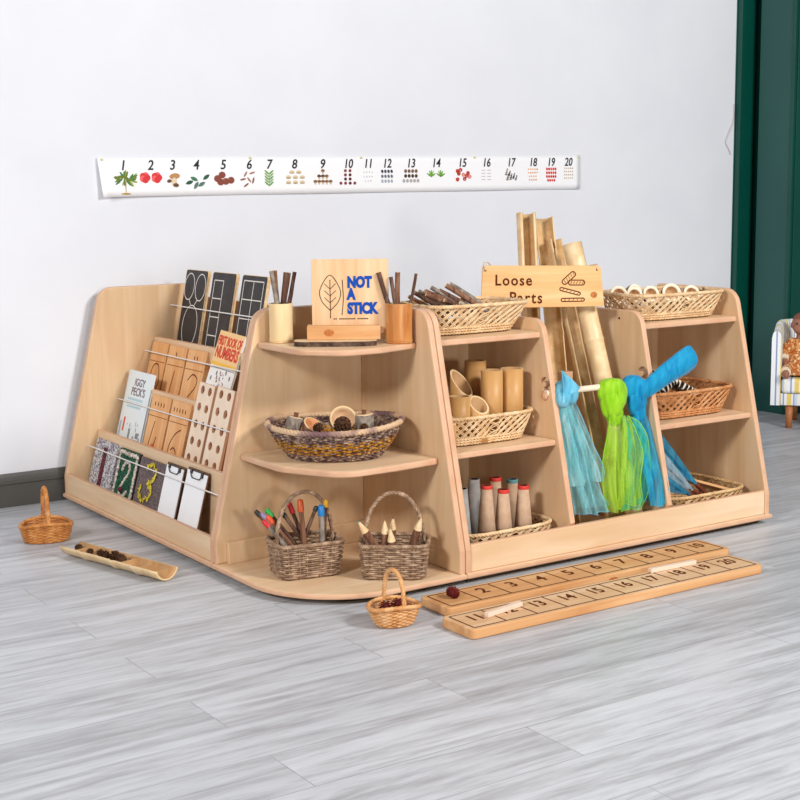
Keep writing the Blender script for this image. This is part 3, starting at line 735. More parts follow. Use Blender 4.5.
# ------------------------------------------------------------------ corner unit: woven bowl on the middle shelf
FBW = T(.266, -.197, .3215) @ RZ(math.atan2(CX.y, CX.x))
bw = thing('woven_bowl', 'wide oval bowl woven in purple and gold grass', 'bowl', FBW)
def wv(a, f, x, y, z): return x, y, z + .004*f*math.cos(2*a) + .003*f*math.cos(a)
lp = Loop(.120, .098, .174, .160, .003, .086, 2.1, .10, 0, wv)
mb = MB(); weave(mb, lp, 21, 64, .0028, 0, 1, lambda k: 1 if k in (5, 7, 8, 10, 11, 13) else 0, .0024, 3)
part('woven_body', mb, [grass_purple, grass_gold], bw)
mb = MB(); rope(mb, lambda t: lp(t, 1.03), 150, .0042, .0046, 34, 3)
part('rim', mb, grass_rim, bw, label='banded beige and purple rim')
mb = MB(); floorplate(mb, lp, .001, off=-.004); part('base', mb, grass_purple, bw)
def inbowl(u, v, z): return FBW @ V((u, v, z))
def birch_log(p, axis, r, h, label, twigstub=False):
    ax = V(axis).normalized(); F = FRM(p, ax.orthogonal(), ax.cross(ax.orthogonal()))
    if F.col[2].to_3d().dot(ax) < 0: F = FRM(p, ax.orthogonal(), -ax.cross(ax.orthogonal()))
    t = thing('wood_offcut', label, 'log', F, 'wooden pieces in the woven bowl')
    part('log', MB().lathe([(0, 0), (r, 0), (r*1.02, h*.5), (r, h), (0, h)], 22, mis=[1, 0, 0, 1]), [bark3, cutwood], t)
    if twigstub: part('stub', MB().tube([(0, 0, h), (.002, 0, h+.012)], .0062, 8, 0, 0), bark2, t)
    return t
birch_log(inbowl(-.112, -.012, .066), (.25, -.1, 1), .021, .040, 'small birch offcut with a brown stub at the left of the woven bowl', True)
birch_log(inbowl(.080, -.022, .062), (-.05, .02, 1), .024, .050, 'grey birch offcut with a brown stub at the right of the woven bowl', True)
def shell(p, axis, r, d, mats, label):
    ax = V(axis).normalized(); F = FRM(p, ax.orthogonal(), ax.cross(ax.orthogonal()))
    t = thing('wooden_ring_cup', label, 'cup', F, 'wooden pieces in the woven bowl')
    part('cup', MB().lathe([(0, -d), (r*.6, -d*.95), (r*.93, -d*.5), (r, 0), (r*.86, .001), (r*.78, -d*.4), (r*.5, -d*.7), (0, -d*.75)], 24, mis=[0, 0, 0, 1, 2, 2, 2]), mats, t)
shell(inbowl(-.055, -.018, .086), (.15, -.60, .75), .027, .030, [bark2, bamboo_rim, plain('orange_inner_wood', '#c98a5c', .6)], 'open orange-brown wooden cup left of the middle in the woven bowl')
shell(inbowl(.022, .008, .096), (-.35, -.80, .45), .036, .036, [bark2, bamboo_rim, plain('pinkish_inner_wood', '#d6b08a', .6)], 'largest open wooden cup in the middle of the woven bowl')
for k, (u, v, z, r, ax, lab) in enumerate(((.022, -.050, .088, .023, (.2, -.7, .6), 'brown pine cone in front of the largest wooden cup in the bowl'), (-.040, -.060, .084, .014, (.6, -.5, .5), 'small brown cone in front of the orange-brown wooden cup'), (.078, -.072, .084, .012, (.2, -.6, .7), 'small brown cone in front of the right birch offcut'))):
    ax = FBW.to_3x3() @ V(ax)
    solo('pine_cone', pinecone(MB(), (0, 0, 0), r, r*1.9, ax, 0, 7), cone_m, lab, 'pine cone', inbowl(u, v, z), 'cones in the woven bowl')

# ------------------------------------------------------------------ baskets with handles
def handled_basket(name, label, cat, mat, lp, rows, stakes, r, wick, group=None, arch=None, hr=.0045, rim=(.0032, .0034), dense=True, stake_mi=0, twist=26, per=4):
    t = thing(name, label, cat, mat, group)
    mb = MB(); weave(mb, lp, rows, stakes, r, .02, .96, None, r*.85, per); stakes_(mb, lp, stakes, r*.8, 0, 1)
    part('woven_body', mb, wick, t)
    mb = MB(); rope(mb, lambda q: lp(q, 1.02), 110, rim[0], rim[1], twist, 3); part('rim', mb, wick, t)
    mb = MB(); floorplate(mb, lp, lp.z0 - .002 if lp.z0 > .002 else lp.z0, off=-.002); part('base', mb, wick, t)
    if arch:
        fn = arch; mb = MB(); rope(mb, fn, 44, hr*.62, hr*.72, 9, 3, closed=False, n=6); part('handle', mb, wick, t, label='arched twisted handle')
    return t
def arch_fn(p, q, top, flat=2.6):
    p, q = V(p), V(q); c = (p+q)/2; a = (q-p)/2
    def fn(t):
        t = min(max(t, -.01), 1.01); th = PI*(1-t); cx = math.copysign(abs(math.cos(th))**(2/flat), math.cos(th)); sz = abs(math.sin(th))**(2/flat)
        return V((c.x + a.x*cx, c.y + a.y*cx, c.z + (top - c.z)*sz))
    return fn
B1 = T(.152, -.226, .0305) @ RZ(-.20)
B2 = T(.331, -.374, .0305) @ RZ(-.63)
for Mx, lab in ((B1, 'square grey-brown wicker basket of coloured twig pens'), (B2, 'square grey-brown wicker basket of thick twig pencils, beside the right-hand panel')):
    lp = Loop(.078, .060, .087, .067, .002, .087, 7)
    handled_basket('wicker_basket', lab, 'basket', Mx, lp, 14, 19, .0029, wick_grey, 'handled baskets on the corner unit base', arch_fn((-.076, 0, .080), (.076, 0, .080), .214, 2.1), .0047, per=6)
# twig pens
penc = {'red': '#c8262c', 'orange': '#d8522a', 'green': '#2fa04c', 'lilac': '#8a7aa0', 'black': '#2a2626', 'blue': '#1f78b8', 'yellow': '#d8a422', 'rust': '#c4582e'}
penm = {k: plain('pen_%s' % k, v, .4, .4) for k, v in penc.items()}
def pen(root_M, base_l, tip_w, r, body, tip, tl, label, group):
    r *= 1.22
    b = root_M @ V(base_l); e = V(tip_w); d = (e-b)
    t = thing('twig_pen', label, 'pen', T(*b), group)
    k = 1 - tl/d.length
    part('barrel', twig(MB(), (0,0,0), d*k, r, 8, 0, 1, .008), [body, cutwood], t)
    part('coloured_end', MB().tube([d*(k-.01), d*(k+.001), d*.985, d], [r*1.06, r*1.1, r*1.02, r*.6], 10), penm[tip], t, label=tip + ' end')
GP = 'twig pens in the square basket'
PENS = [((.002, -.020, .006), (.044, -.162, .198), .0050, bark, 'black', .016, 'dark-ended twig pen leaning farthest left in the square basket'),
        ((.010, -.028, .006), (.056, -.170, .191), .0050, bark3, 'lilac', .016, 'lilac-ended twig pen leaning left in the square basket'),
        ((.000, -.036, .006), (.058, -.176, .173), .0052, bark3, 'red', .022, 'red-ended twig pen leaning low over the left rim'),
        ((.016, -.034, .006), (.068, -.180, .184), .0056, bark2, 'orange', .024, 'orange-ended twig pen leaning left in the square basket'),
        ((.028, -.012, .006), (.070, -.172, .200), .0054, bark, 'green', .024, 'green-ended twig pen in the square basket'),
        ((.030, .012, .006), (.122, -.200, .214), .0054, bark, 'red', .026, 'red-ended twig pen standing behind the middle of the square basket'),
        ((-.006, -.024, .006), (.140, -.226, .226), .0066, bark2, 'rust', .030, 'upright rust-orange-ended twig pen in the middle of the square basket'),
        ((-.040, .010, .006), (.178, -.246, .207), .0046, bark, 'black', .012, 'dark twig pen crossing towards the right of the square basket'),
        ((.040, -.020, .006), (.186, -.254, .210), .0068, bark3, 'blue', .026, 'blue-ended grey twig pen at the right of the square basket'),
        ((.050, .014, .006), (.206, -.246, .220), .0050, bark, 'yellow', .018, 'yellow-ended twig pen behind the blue-ended one'),
        ((.046, -.034, .006), (.104, -.198, .190), .0052, bark, 'black', .010, 'dark brown twig pen crossing to the left in the square basket')]
for p in PENS: pen(B1, *p, GP)
def big_pencil(root_M, base_l, tip_w, r, label, lead):
    b = root_M @ V(base_l); e = V(tip_w); d = e-b; L = d.length; k = 1 - .034/L
    t = thing('twig_pencil', label, 'pencil', T(*b), 'twig pencils in the right-hand square basket')
    part('barrel', twig(MB(), (0,0,0), d*k, r, 10, 0, 1, .006, taper=.97), [bark2, cutwood], t)
    se_ = part('sharpened_end', MB().tube([d*(k-.002), d*(1-.004/L)], [r*.98, r*.28], 10), cutwood, t, label='pale sharpened wood')
    part('lead', MB().tube([d*(1-.0045/L), d], [r*.28, r*.08], 8), lead, se_)
grey_lead = plain('graphite', '#4a4648', .5); teal_lead = plain('teal_lead', '#2f8e94', .5); cream_lead = plain('pale_lead', '#d8b878', .5)
for a in (((.000, -.030, .006), (.230, -.362, .182), .0105, 'thick twig pencil leaning left with a teal point', teal_lead),
          ((-.022, -.012, .006), (.284, -.402, .183), .0105, 'thick twig pencil left of centre in the right-hand square basket', cream_lead),
          ((.004, -.030, .006), (.292, -.414, .164), .0110, 'thick twig pencil standing lowest at the front of the right-hand square basket', cream_lead),
          ((-.010, .022, .006), (.316, -.392, .186), .0095, 'thick twig pencil with a black point behind the front one', grey_lead),
          ((.024, .002, .006), (.362, -.452, .189), .0110, 'thick twig pencil leaning against the handle on the right', cream_lead)):
    big_pencil(B2, *a)

# small baskets on the floor
lp = Loop(.062, .046, .073, .055, .003, .046, 2.3, .1, .012)
handled_basket('small_wicker_basket', 'empty small honey-coloured wicker basket on the floor by the skirting', 'basket', T(-.234, .622, 0) @ RZ(-.591+.32), lp, 12, 26, .0023, wick_honey, 'small handled baskets on the floor', arch_fn((.004, -.052, .058), (-.004, .052, .058), .157, 2.3), .0052)
lp = Loop(.042, .032, .060, .046, .003, .044, 2.3, .1, .008)
BS = T(.147, -.647, 0) @ RZ(-.591+.34)
handled_basket('small_wicker_basket', 'small golden wicker basket holding dark red cones', 'basket', BS, lp, 11, 24, .0021, wick_gold, 'small handled baskets on the floor', arch_fn((.010, -.043, .050), (-.010, .043, .050), .132, 2.3), .0046)
for (u, v, lab) in ((-.022, -.006, 'dark red cone at the left of the small golden basket'), (.012, .004, 'dark red cone at the right of the small golden basket')):
    solo('red_cone', pinecone(MB(), (0,0,0), .0175, .028, (.3, .2, .9)), redcone, lab, 'cone', BS @ V((u, v, .046)), 'dark red cones')

# bamboo trough on the floor
ax = V((.105, -.415, 0)).normalized(); TR_ = FRM((-.183, .217, 0), ax, (-ax.y, ax.x, 0))
tr = thing('bamboo_trough', 'half bamboo trough with dividers and seed pods, lying on the floor', 'trough', TR_)
def half_pipe(mb, L, r, t, nodes=(), n=20, a0=PI, arc=PI, mi=(0, 1, 2), r1=None, segs=14, bend=0):
    """half pipe along local x from 0..L, open side up"""
    r1 = r1 or r; vs = []; K = n+1; xs = [L*i/segs for i in range(segs+1)]
    def rad(x):
        q = r + (r1-r)*x/L
        for nd in nodes: q += r*.07*math.exp(-((x-nd)/.006)**2)
        return q
    xs = sorted(xs + [nd+d for nd in nodes for d in (-.008, -.003, 0, .003, .008)])
    fs = []; ms = []
    for x in xs:
        R1 = rad(x); R0 = rad(x)-t
        for k in range(K):
            a = a0 + arc*k/n; vs.append((x, R1*math.cos(a), R1*math.sin(a) + bend*math.sin(PI*x/L)))
        for k in range(K):
            a = a0 + arc*k/n; vs.append((x, R0*math.cos(a), R0*math.sin(a) + bend*math.sin(PI*x/L)))
    S = 2*K
    for i in range(len(xs)-1):
        o, q = i*S, (i+1)*S
        for k in range(n):
            fs.append((o+k, o+k+1, q+k+1, q+k)); ms.append(mi[0])
            fs.append((o+K+k+1, o+K+k, q+K+k, q+K+k+1)); ms.append(mi[1])
        fs.append((o, q, q+K, o+K)); ms.append(mi[2]); fs.append((o+n, o+K+n, q+K+n, q+n)); ms.append(mi[2])
    e = (len(xs)-1)*S
    for k in range(n):
        fs.append((k+1, k, K+k, K+k+1)); ms.append(mi[2]); fs.append((e+k, e+k+1, e+K+k+1, e+K+k)); ms.append(mi[2])
    mb.add(vs, fs, 0, True, ms)
    return mb
mb = MB(); half_pipe(mb, .430, .0385, .0052, (.10, .235, .33), n=18, a0=PI+.26, arc=PI-.52)
for i, p in enumerate(mb.v): mb.v[i] = V((p.x-.215, p.y, p.z+.0410))
part('trough_body', mb, [pipe_out, bamboo_in, bamboo_rim], tr)
for x, tall in ((-.150, 1), (.052, 1), (.135, 1), (.196, 1)):
    half = [(.0336*math.cos(a), .041 + .0336*math.sin(a)) for a in [PI + .34 + (PI-.68)*k/14 for k in range(15)]]
    part('partition', MB().prism(half, 0, .004, FRM((x, 0, 0), (0, 1, 0), (0, 0, 1))), bamboo_in, tr)
for k, (x, y, r, m) in enumerate(((-.178, .002, .013, cone_m), (-.118, -.003, .012, cone_m), (-.080, .005, .014, cone_m), (-.050, -.003, .015, cone_m), (-.016, .005, .017, cone_m), (.022, -.003, .016, cone_m))):
    p = TR_ @ V((x, y, .013 + r*.85)); 
    solo('seed_pod', pinecone(MB(), (0,0,0), r, r*1.5, (rnd.uniform(-1, 1), rnd.uniform(-1, 1), .5), 0, 5), m, ORD[k] + ' brown seed pod from the far end of the bamboo trough', 'seed pod', p, 'seed pods in the bamboo trough')

# number boards on the floor
pine_l = noisy('pale_oiled_pine', [(.28, '#cb9c6e'), (.5, '#d8b088'), (.72, '#e2c19c')], (2.5, 30, 30), .45, .3, 5, .8)
def track(name, n0, c, label, wood):
    t = thing(name, label, 'number board', (c[0], c[1], 0), 'long wooden number boards on the floor')
    L, Wd, th = .956, .127, .024
    bd = part('board', MB().plate(rrect(L, Wd, .016, 6), th, T(0, 0, .0005), bevel=.004), [wood, pine_x], t)
    g = MB(); z = .0249; lw = .0040; a, b = L/2-.016, Wd/2-.014
    fr = rrect(2*a, 2*b, .003, 2); ribbon(g, fr + [fr[0]], lw, z)
    for i in range(1, 10):
        x = -a + 2*a*i/10; ribbon(g, [(x, -b), (x, b)], lw, z)
    part('ruled_lines', g, burn, bd)
    for i in range(10):
        x = -a + 2*a*(i+.5)/10
        part('numeral', MB().text(str(n0+i), .056, T(x+.002, .010, .0246), .0003, bold=.0012, sx=.95 if n0+i < 10 else .8), burn, bd)
    part('knot', MB().prism([(.045 + .016*math.cos(a_), .009 + .0055*math.sin(a_)) for a_ in [2*PI*i/14 for i in range(14)]], 0, .0003, FRM((0, -Wd/2-.0002, 0), (1, 0, 0), (0, 0, 1))), bpy.data.materials['pine_knot'], t) if n0 == 1 else None
    return t
track('number_track', 1, (.757, -.620), 'long wooden board numbered 1 to 10, nearest the shelves', pine_x)
track('number_track', 11, (.702, -.787), 'long wooden board numbered 11 to 20, farther from the shelves', pine_l)
solo('red_cone', pinecone(MB(), (0,0,0), .0175, .026, (.3, -.2, .9)), redcone, 'dark red cone lying on the first square of the 1 to 10 board', 'cone', (.338, -.618, .0375), 'dark red cones')
clear = plain('pale_pink_wood', '#e8cdb8', .4, .4)
for a, b, lab in (((.308, -.792, .0308), (.430, -.766, .0308), 'pale wooden strip lying over the square numbered 12'), ((.880, -.735, .0308), (1.035, -.742, .0308), 'pale wooden strip lying above the squares numbered 17 and 18')):
    d = V(b)-V(a); F = FRM(a, d, (-d.y, d.x, 0)); L = d.length
    solo('wooden_strip', MB().box((0, -.007, -.0055), (L, .007, .0055)), clear, lab, 'strip', F, 'pale strips on the number boards', bev=.001)

# ------------------------------------------------------------------ open shelves: lattice baskets
def lattice_basket(label, mat, hx0, hy0, hx1, hy1, h, wick, group, off=(0, 0), N=38, r=.0022, f0=.22, f1=.92, n=5):
    lp0 = Loop(hx0, hy0, hx1, hy1, .003, h, n, .05)
    def lp(u, f, o=0, dz=0):
        p = lp0(u, f, o, dz); return p + V((off[0]*f, off[1]*f, 0))
    lp.z0 = .003
    t = thing('rectangular_basket', label, 'basket', mat, group)
    mb = MB()
    for s in (-1, 1):
        for i in range(N):
            for dd in (0, .26/N):
                pts = [lp(i/N + dd + s*(2.5/N)*(f-f0)/(f1-f0), f, s*.0013) for f in [f0 + (f1-f0)*j/7 for j in range(8)]]
                mb.tube(pts, r*rnd.uniform(.7, 1), 5)
    part('lattice_side', mb, wick, t)
    mb = MB()
    for f in (.03, .12, .21): rope(mb, lambda q: lp(q, f), 130, .0022, .0028, 42, 2)
    part('base_band', mb, wick, t)
    mb = MB(); rope(mb, lambda q: lp(q, .97), 130, .0030, .0036, 34, 3)
    part('rim', mb, wick, t)
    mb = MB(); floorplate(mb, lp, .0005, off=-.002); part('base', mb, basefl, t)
    return t
GBK = 'open-weave baskets on the shelves'
lattice_basket('cream open-weave basket of sticks on the top shelf of the left bay', T(.672, -.192, .6215), .135, .080, .164, .108, .080, wick_cream, GBK, (.018, 0))
lattice_basket('cream open-weave basket of bamboo tubes on the middle shelf of the left bay', T(.662, -.240, .3325), .130, .105, .152, .122, .078, wick_cream, GBK, (.008, 0))
lattice_basket('cream basket of yarn cones at the bottom of the left bay', T(.668, -.300, .0315), .142, .125, .160, .142, .082, wick_cream, GBK)
lattice_basket('cream open-weave basket of hollow wooden slices on the top shelf of the right bay', T(1.412, -.215, .6185), .150, .085, .178, .116, .078, wick_cream, GBK, (-.002, 0))
lattice_basket('brown open-weave basket of printed pads on the middle shelf of the right bay', T(1.412, -.250, .3325), .142, .108, .174, .128, .080, wick_tan, GBK)
lattice_basket('tan basket of ribbon wands at the bottom of the right bay', T(1.410, -.300, .0315), .146, .125, .168, .142, .082, wick_straw, GBK)

# sticks in the top left basket
G = 'sticks in the top left basket'
for k, (tip, d, r, m) in enumerate(sorted((((.535, -.150, .722), (.100, -.030, -.062), .0062, bark2), ((.554, -.150, .731), (.110, -.035, -.066), .0066, bark), ((.586, -.152, .732), (.125, -.040, -.060), .0095, bark2),
        ((.560, -.195, .728), (.120, -.040, -.058), .0070, bark2), ((.634, -.152, .733), (.105, -.050, -.066), .0078, bark), ((.652, -.160, .746), (.100, -.050, -.072), .0080, bark2), ((.669, -.155, .750), (.100, -.055, -.078), .0072, bark3), ((.612, -.145, .742), (.110, -.045, -.074), .0072, bark3), ((.575, -.140, .734), (.110, -.040, -.066), .0066, bark3), ((.700, -.165, .712), (.080, -.040, -.040), .0070, bark2),
        ((.600, -.225, .712), (.130, -.010, -.040), .0070, bark), ((.640, -.240, .704), (.110, -.006, -.034), .0060, bark3)), key=lambda q: .83*q[0][0] - .557*q[0][1])):
    a = V(tip) + V(d); stick_obj('stick', a, tip, r, [m, cutwood], ORD[k] + ' brown stick from the left in the basket of sticks on the top left shelf', 'stick', G, .01)

# bamboo tubes in the middle left basket
def tube_thing(name, x, y, z0, r, h, label, slant=0, sdir=(0, -1), group='bamboo tubes in the left bay', m=bamboo_gold, wall=.0045):
    t = thing(name, label, 'tube', (x, y, z0), group); n = 28; mb = MB()
    sd = V(sdir).normalized(); R0 = r - wall
    def top(rr, a): return h + slant*(-(math.cos(a)*sd.x + math.sin(a)*sd.y))*rr/r
    A = [2*PI*k/n for k in range(n)]
    vs = [V((r*math.cos(a), r*math.sin(a), 0)) for a in A] + [V((r*math.cos(a), r*math.sin(a), top(r, a))) for a in A] + [V((R0*math.cos(a), R0*math.sin(a), top(R0, a))) for a in A] + [V((R0*math.cos(a), R0*math.sin(a), .004)) for a in A]
    fs = []; ms = []
    for j, q in ((0, 0), (1, 1), (2, 2)):
        for k in range(n): fs.append((j*n+k, j*n+(k+1) % n, (j+1)*n+(k+1) % n, (j+1)*n+k)); ms.append(q)
    fs.append(tuple(range(n-1, -1, -1))); ms.append(1); fs.append(tuple(range(3*n, 4*n))); ms.append(2)
    mb.add(vs, fs, 0, False, ms)
    o = part('tube_body', mb, [m, bamboo_rim, bamboo_in], t)
    for i, p in enumerate(o.data.polygons): p.use_smooth = ms[i] != 1
    return t
for (x, y, r, h, sl, sd, lab) in ((.706, -.296, .0300, .184, 0, (0, -1), 'tall golden bamboo tube in the front middle of the left bay'), (.772, -.300, .0310, .184, 0, (0, -1), 'tall golden bamboo tube at the right of the left bay'),
        (.722, -.200, .0300, .200, 0, (0, -1), 'tallest bamboo tube, standing behind the others in the left bay'), (.648, -.236, .0310, .146, .036, (.35, -1), 'bamboo tube with a long slanted cut at the back left of the left bay'),
        (.590, -.306, .0290, .124, 0, (0, -1), 'short straight bamboo tube at the left of the left bay'), (.640, -.326, .0265, .098, .022, (-.1, -1), 'small slant-cut bamboo tube at the front of the left bay'), (.532, -.330, .0240, .074, .016, (.3, -1), 'shortest slant-cut bamboo tube tucked behind the left side panel')):
    tube_thing('bamboo_tube', x, y, .3375, r, h, lab, sl, sd)
# yarn cones in the bottom left basket
for (x, y, h, m, tp, lab) in ((.548, -.372, .190, card_grey, None, 'plain grey card cone at the front left of the bottom left bay'), (.625, -.378, .190, card_cone, redtip, 'buff card cone with a red tip and thread, second from the left in front'), (.680, -.380, .172, card_cone, redtip, 'shorter buff card cone with a red tip in the front row'), (.755, -.372, .172, card_cone, redtip, 'buff card cone with a red tip at the right of the front row'),
        (.648, -.292, .190, card_grey, None, 'grey card cone at the back left of the bottom left bay'), (.718, -.296, .186, card_cone, redtip, 'buff card cone with a red tip in the back row'), (.782, -.290, .172, card_cone, greentip, 'card cone with a greenish tip at the back right')):
    t = thing('card_cone', lab, 'cone', (x, y, .0365), 'card yarn cones in the bottom left bay')
    r0, r1 = .0300, .0145
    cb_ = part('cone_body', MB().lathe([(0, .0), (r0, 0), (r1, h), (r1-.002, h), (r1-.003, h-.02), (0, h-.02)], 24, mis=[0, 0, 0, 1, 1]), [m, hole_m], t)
    if tp:
        q = lambda z: r0 + (r1-r0)*z/h
        part('tip_band', MB().lathe([(q(h-.009)+.0006, h-.009), (q(h-.003)+.0012, h-.003), (r1+.001, h+.001), (r1-.002, h+.001)], 24), tp, cb_, label='coloured tip')
# hollow wooden slices in the top right basket
slice_in = noisy('hollow_slice_inside', [(.3, '#b98a5e'), (.7, '#cfa67c')], (60, 60, 60), .7)
cream_rim = plain('cream_slice_rim', '#f0e0c6', .55)
def slice_thing(p, r, label, tilt=.35, yaw=0):
    F = T(*p) @ RZ(-.45+yaw) @ RX(PI/2 - tilt)
    t = thing('hollow_wood_slice', label, 'wood slice', F, 'hollow wooden slices in the top right basket')
    part('slice', MB().lathe([(0, -.030), (r*.8, -.030), (r, -.012), (r, 0), (r*.97, .002), (r*.70, .002), (r*.66, -.002), (r*.5, -.018), (0, -.022)], 26, mis=[0, 0, 0, 1, 1, 1, 2, 2]), [bark2, cream_rim, slice_in], t)
for k, (x, y, z, r) in enumerate(((1.274, -.178, .690, .0275), (1.336, -.180, .686, .0255), (1.402, -.182, .686, .0255), (1.480, -.190, .686, .0300), (1.545, -.210, .682, .0260))):
    slice_thing((x, y, z), r, ORD[k] + ' hollow wooden slice from the left along the front of the top right basket')
slice_thing((1.385, -.130, .688, ), .026, 'hollow wooden slice half hidden behind the front row', .25, .3)
# printed pads in the middle right basket
def printpad_mat():
    m, n, l, b = base('cream_print_with_dark_marks', .8, .1)
    tc = n.new('ShaderNodeTexCoord'); mp = n.new('ShaderNodeMapping'); mp.inputs['Scale'].default_value = (75, 55, 30)
    vo = n.new('ShaderNodeTexVoronoi'); vo.inputs['Scale'].default_value = 1; vo.inputs['Randomness'].default_value = .55
    r = ramp(n, [(0, '#221d1a'), (.50, '#4a3a30'), (.56, '#dccfb8')]); r.color_ramp.interpolation = 'CONSTANT'
    l.new(tc.outputs['Object'], mp.inputs['Vector']); l.new(mp.outputs['Vector'], vo.inputs['Vector']); l.new(vo.outputs['Distance'], r.inputs['Fac']); l.new(r.outputs['Color'], b.inputs['Base Color'])
    return m
ppm = printpad_mat()
for (p, rz, ry, lab) in (((1.330, -.270, .405), .1, -.40, 'cream pad printed with dark marks leaning to the left in the brown basket'), ((1.412, -.262, .412), -.25, .50, 'cream pad printed with dark marks sloping down to the right in the brown basket')):
    F = T(*p) @ RZ(rz) @ RY(ry)
    mb = MB().box((-.062, -.055, 0), (.062, .055, .022)); solo('printed_pad', mb, ppm, lab, 'pad', F, 'printed pads in the brown basket', bev=.006)
# ribbon wands in the bottom right basket
rib_m = organza('blue_wand_ribbon', '#1a7fae', '#46b4d6', .85); rib_p = organza('pale_wand_ribbon', '#8cb8cc', '#d0e2e8', .8)
darkred = noisy('dark_red_wood', [(.3, '#4a1c14'), (.7, '#7a3222')], (40, 40, 40), .4, .35)
for k, (hx, hy, hz, tx_, ty_, tz, wd, mm, lab) in enumerate(((1.385, -.398, .138, 1.222, -.330, .305, .056, rib_m, 'dark red wand with bright blue ribbon, highest of the wands'), (1.362, -.406, .124, 1.222, -.372, .232, .050, rib_p, 'dark red wand with pale blue ribbon in the middle'), (1.345, -.412, .114, 1.222, -.396, .172, .036, rib_m, 'dark red wand with blue ribbon, lowest of the wands'))):
    a = V((hx, hy, hz)); b = V((tx_, ty_, tz)); d = (b-a); t = thing('ribbon_wand', lab, 'wand', T(hx, hy, hz), 'ribbon wands in the bottom right basket')
    part('handle', MB().tube([V((0,0,0)) + d.normalized()*.010, -d.normalized()*.045], .0062, 8), darkred, t)
    mb = MB(); s = d.cross(V((.3, 1, .2))).normalized(); nn = d.cross(s).normalized()
    for q in range(4):
        vs = []; K = 12
        for i in range(K+1):
            f = i/K; c = d*f + s*wd*(q-1.5)*.42*f + nn*.006*math.sin(5*f+q*2); wq = (.004 + wd*.16*f)
            vs += [c + s*wq, c - s*wq + nn*.003]
        mb.add(vs, [(2*i, 2*i+1, 2*i+3, 2*i+2) for i in range(K)], 0, True)
    part('ribbon', mb, mm, t)
F = FRM((1.432, -.372, .128), (.14, -.03, -.045), (0, .35, 1))
solo('flat_wooden_strip', MB().box((-.12, -.004, -.016), (.10, .004, .016)), pine_x, 'flat tan wooden strip lying in the basket of ribbon wands', 'strip', F, bev=.001)

# ------------------------------------------------------------------ middle bay: bamboo pipes, sign, scarves
def pipe(label, top, bot, r, face, nodes, r1=None, t=.004, arc=PI):
    top, bot = V(top), V(bot); d = top-bot; L = d.length; x = d.normalized(); f = V(face); f = (f - x*f.dot(x)).normalized()
    F = FRM(bot, x, x.cross(f) * -1)
    if F.col[2].to_3d().dot(f) < 0: F = FRM(bot, x, x.cross(f))
    o = thing('bamboo_half_pipe', label, 'bamboo pipe', F, 'bamboo half pipes standing in the middle bay')
    part('pipe', half_pipe(MB(), L, r, t, [L*q for q in nodes], 18, PI if arc == PI else 1.5*PI-arc/2, arc, r1=r1), [pipe_out, pipe_in, bamboo_rim], o)
pipe('tall bamboo half pipe with a narrow dark groove, leftmost above the sign', (1.022, -.050, .935), (.955, -.200, .034), .0285, (-.40, -.90, 0), (.22, .55, .80), .0290, .006, 1.56*PI)
pipe('tall bamboo half pipe second from the left above the sign, showing a node', (1.082, -.060, .922), (1.024, -.262, .034), .0270, (-.80, -.55, 0), (.35, .62, .90), .0275, .004)
pipe('slim bamboo half pipe, edge-on, behind the right of the sign', (1.096, -.100, .860), (1.128, -.335, .034), .0265, (.20, -.98, 0), (.4, .7), .0250, .0035)
pipe('wide pale bamboo half pipe, rightmost behind the sign', (1.100, -.166, .846), (1.158, -.396, .034), .0255, (.75, .62, 0), (.3, .66), .0285, .004)
solo('wooden_post', MB().box((-.018, -.012, 0), (.018, .012, .462)), edge, 'short square wooden post behind the pale blue scarf', 'post', T(.985, -.275, .0305), bev=.002)
# sign
SA = V((.83, -.557, -.012)).normalized(); FS = FRM((.966, -.190, .728), SA, (0.03, .02, 1))
sg = thing('loose_parts_sign', 'wooden sign reading Loose Parts, hung on rope in front of the bamboo', 'sign', FS)
W, H = .337, .122
sb_ = part('board', MB().plate(rpoly([(-W/2-.004, -H/2, .004), (W/2+.012, -H/2+.006, .004), (W/2, H/2, .010), (-W/2, H/2, .004)], 4), .020, T(0, 0, -.020), bevel=.002), [sign_m, sign_m], sg)
g = MB()
g.text('Loose', .043, T(-.080, .018, .0004), bold=.0008, sx=.88, spacing=1.18)
g.text('Parts', .046, T(-.044, -.032, .0004), bold=.0008, sx=.86, spacing=1.18)
part('burnt_lettering', g, burn, sb_, label='dark brown burnt lettering')
g = MB()
def logoval(cx, cy, L, w, a):
    c, s = math.cos(a), math.sin(a); P = []
    for q in rrect(L, w, w*.48, 6): P.append((cx + q[0]*c - q[1]*s, cy + q[0]*s + q[1]*c))
    ribbon(g, P + [P[0]], .0030, .0006)
    for i in range(5):
        x = -L*.36 + L*.72*i/4; ribbon(g, [(cx + x*c + w*.3*s, cy + x*s - w*.3*c), (cx + (x+.003)*c - w*.3*s, cy + (x+.003)*s + w*.3*c)], .0014, .0006)
logoval(.078, .026, .046, .015, .75); logoval(.100, .013, .046, .014, 0); logoval(.082, -.012, .060, .009, -.25); logoval(.090, -.036, .066, .009, .02)
part('burnt_sticks_drawing', g, burn, sb_, label='burnt outline drawing of sticks')
part('knot', MB().prism([(.150 + .010*math.cos(a), -.022 + .009*math.sin(a)) for a in [2*PI*i/14 for i in range(14)]], 0, .0004), bpy.data.materials['pine_knot'], sg)
part('nail_hole', MB().lathe([(0, .0006), (.003, .0006), (.003, 0)], 10, T(-.160, .047, 0)), hole_m, sg); part('nail_hole', MB().lathe([(0, .0006), (.003, .0006), (.003, 0)], 10, T(.158, .050, 0)), hole_m, sg)
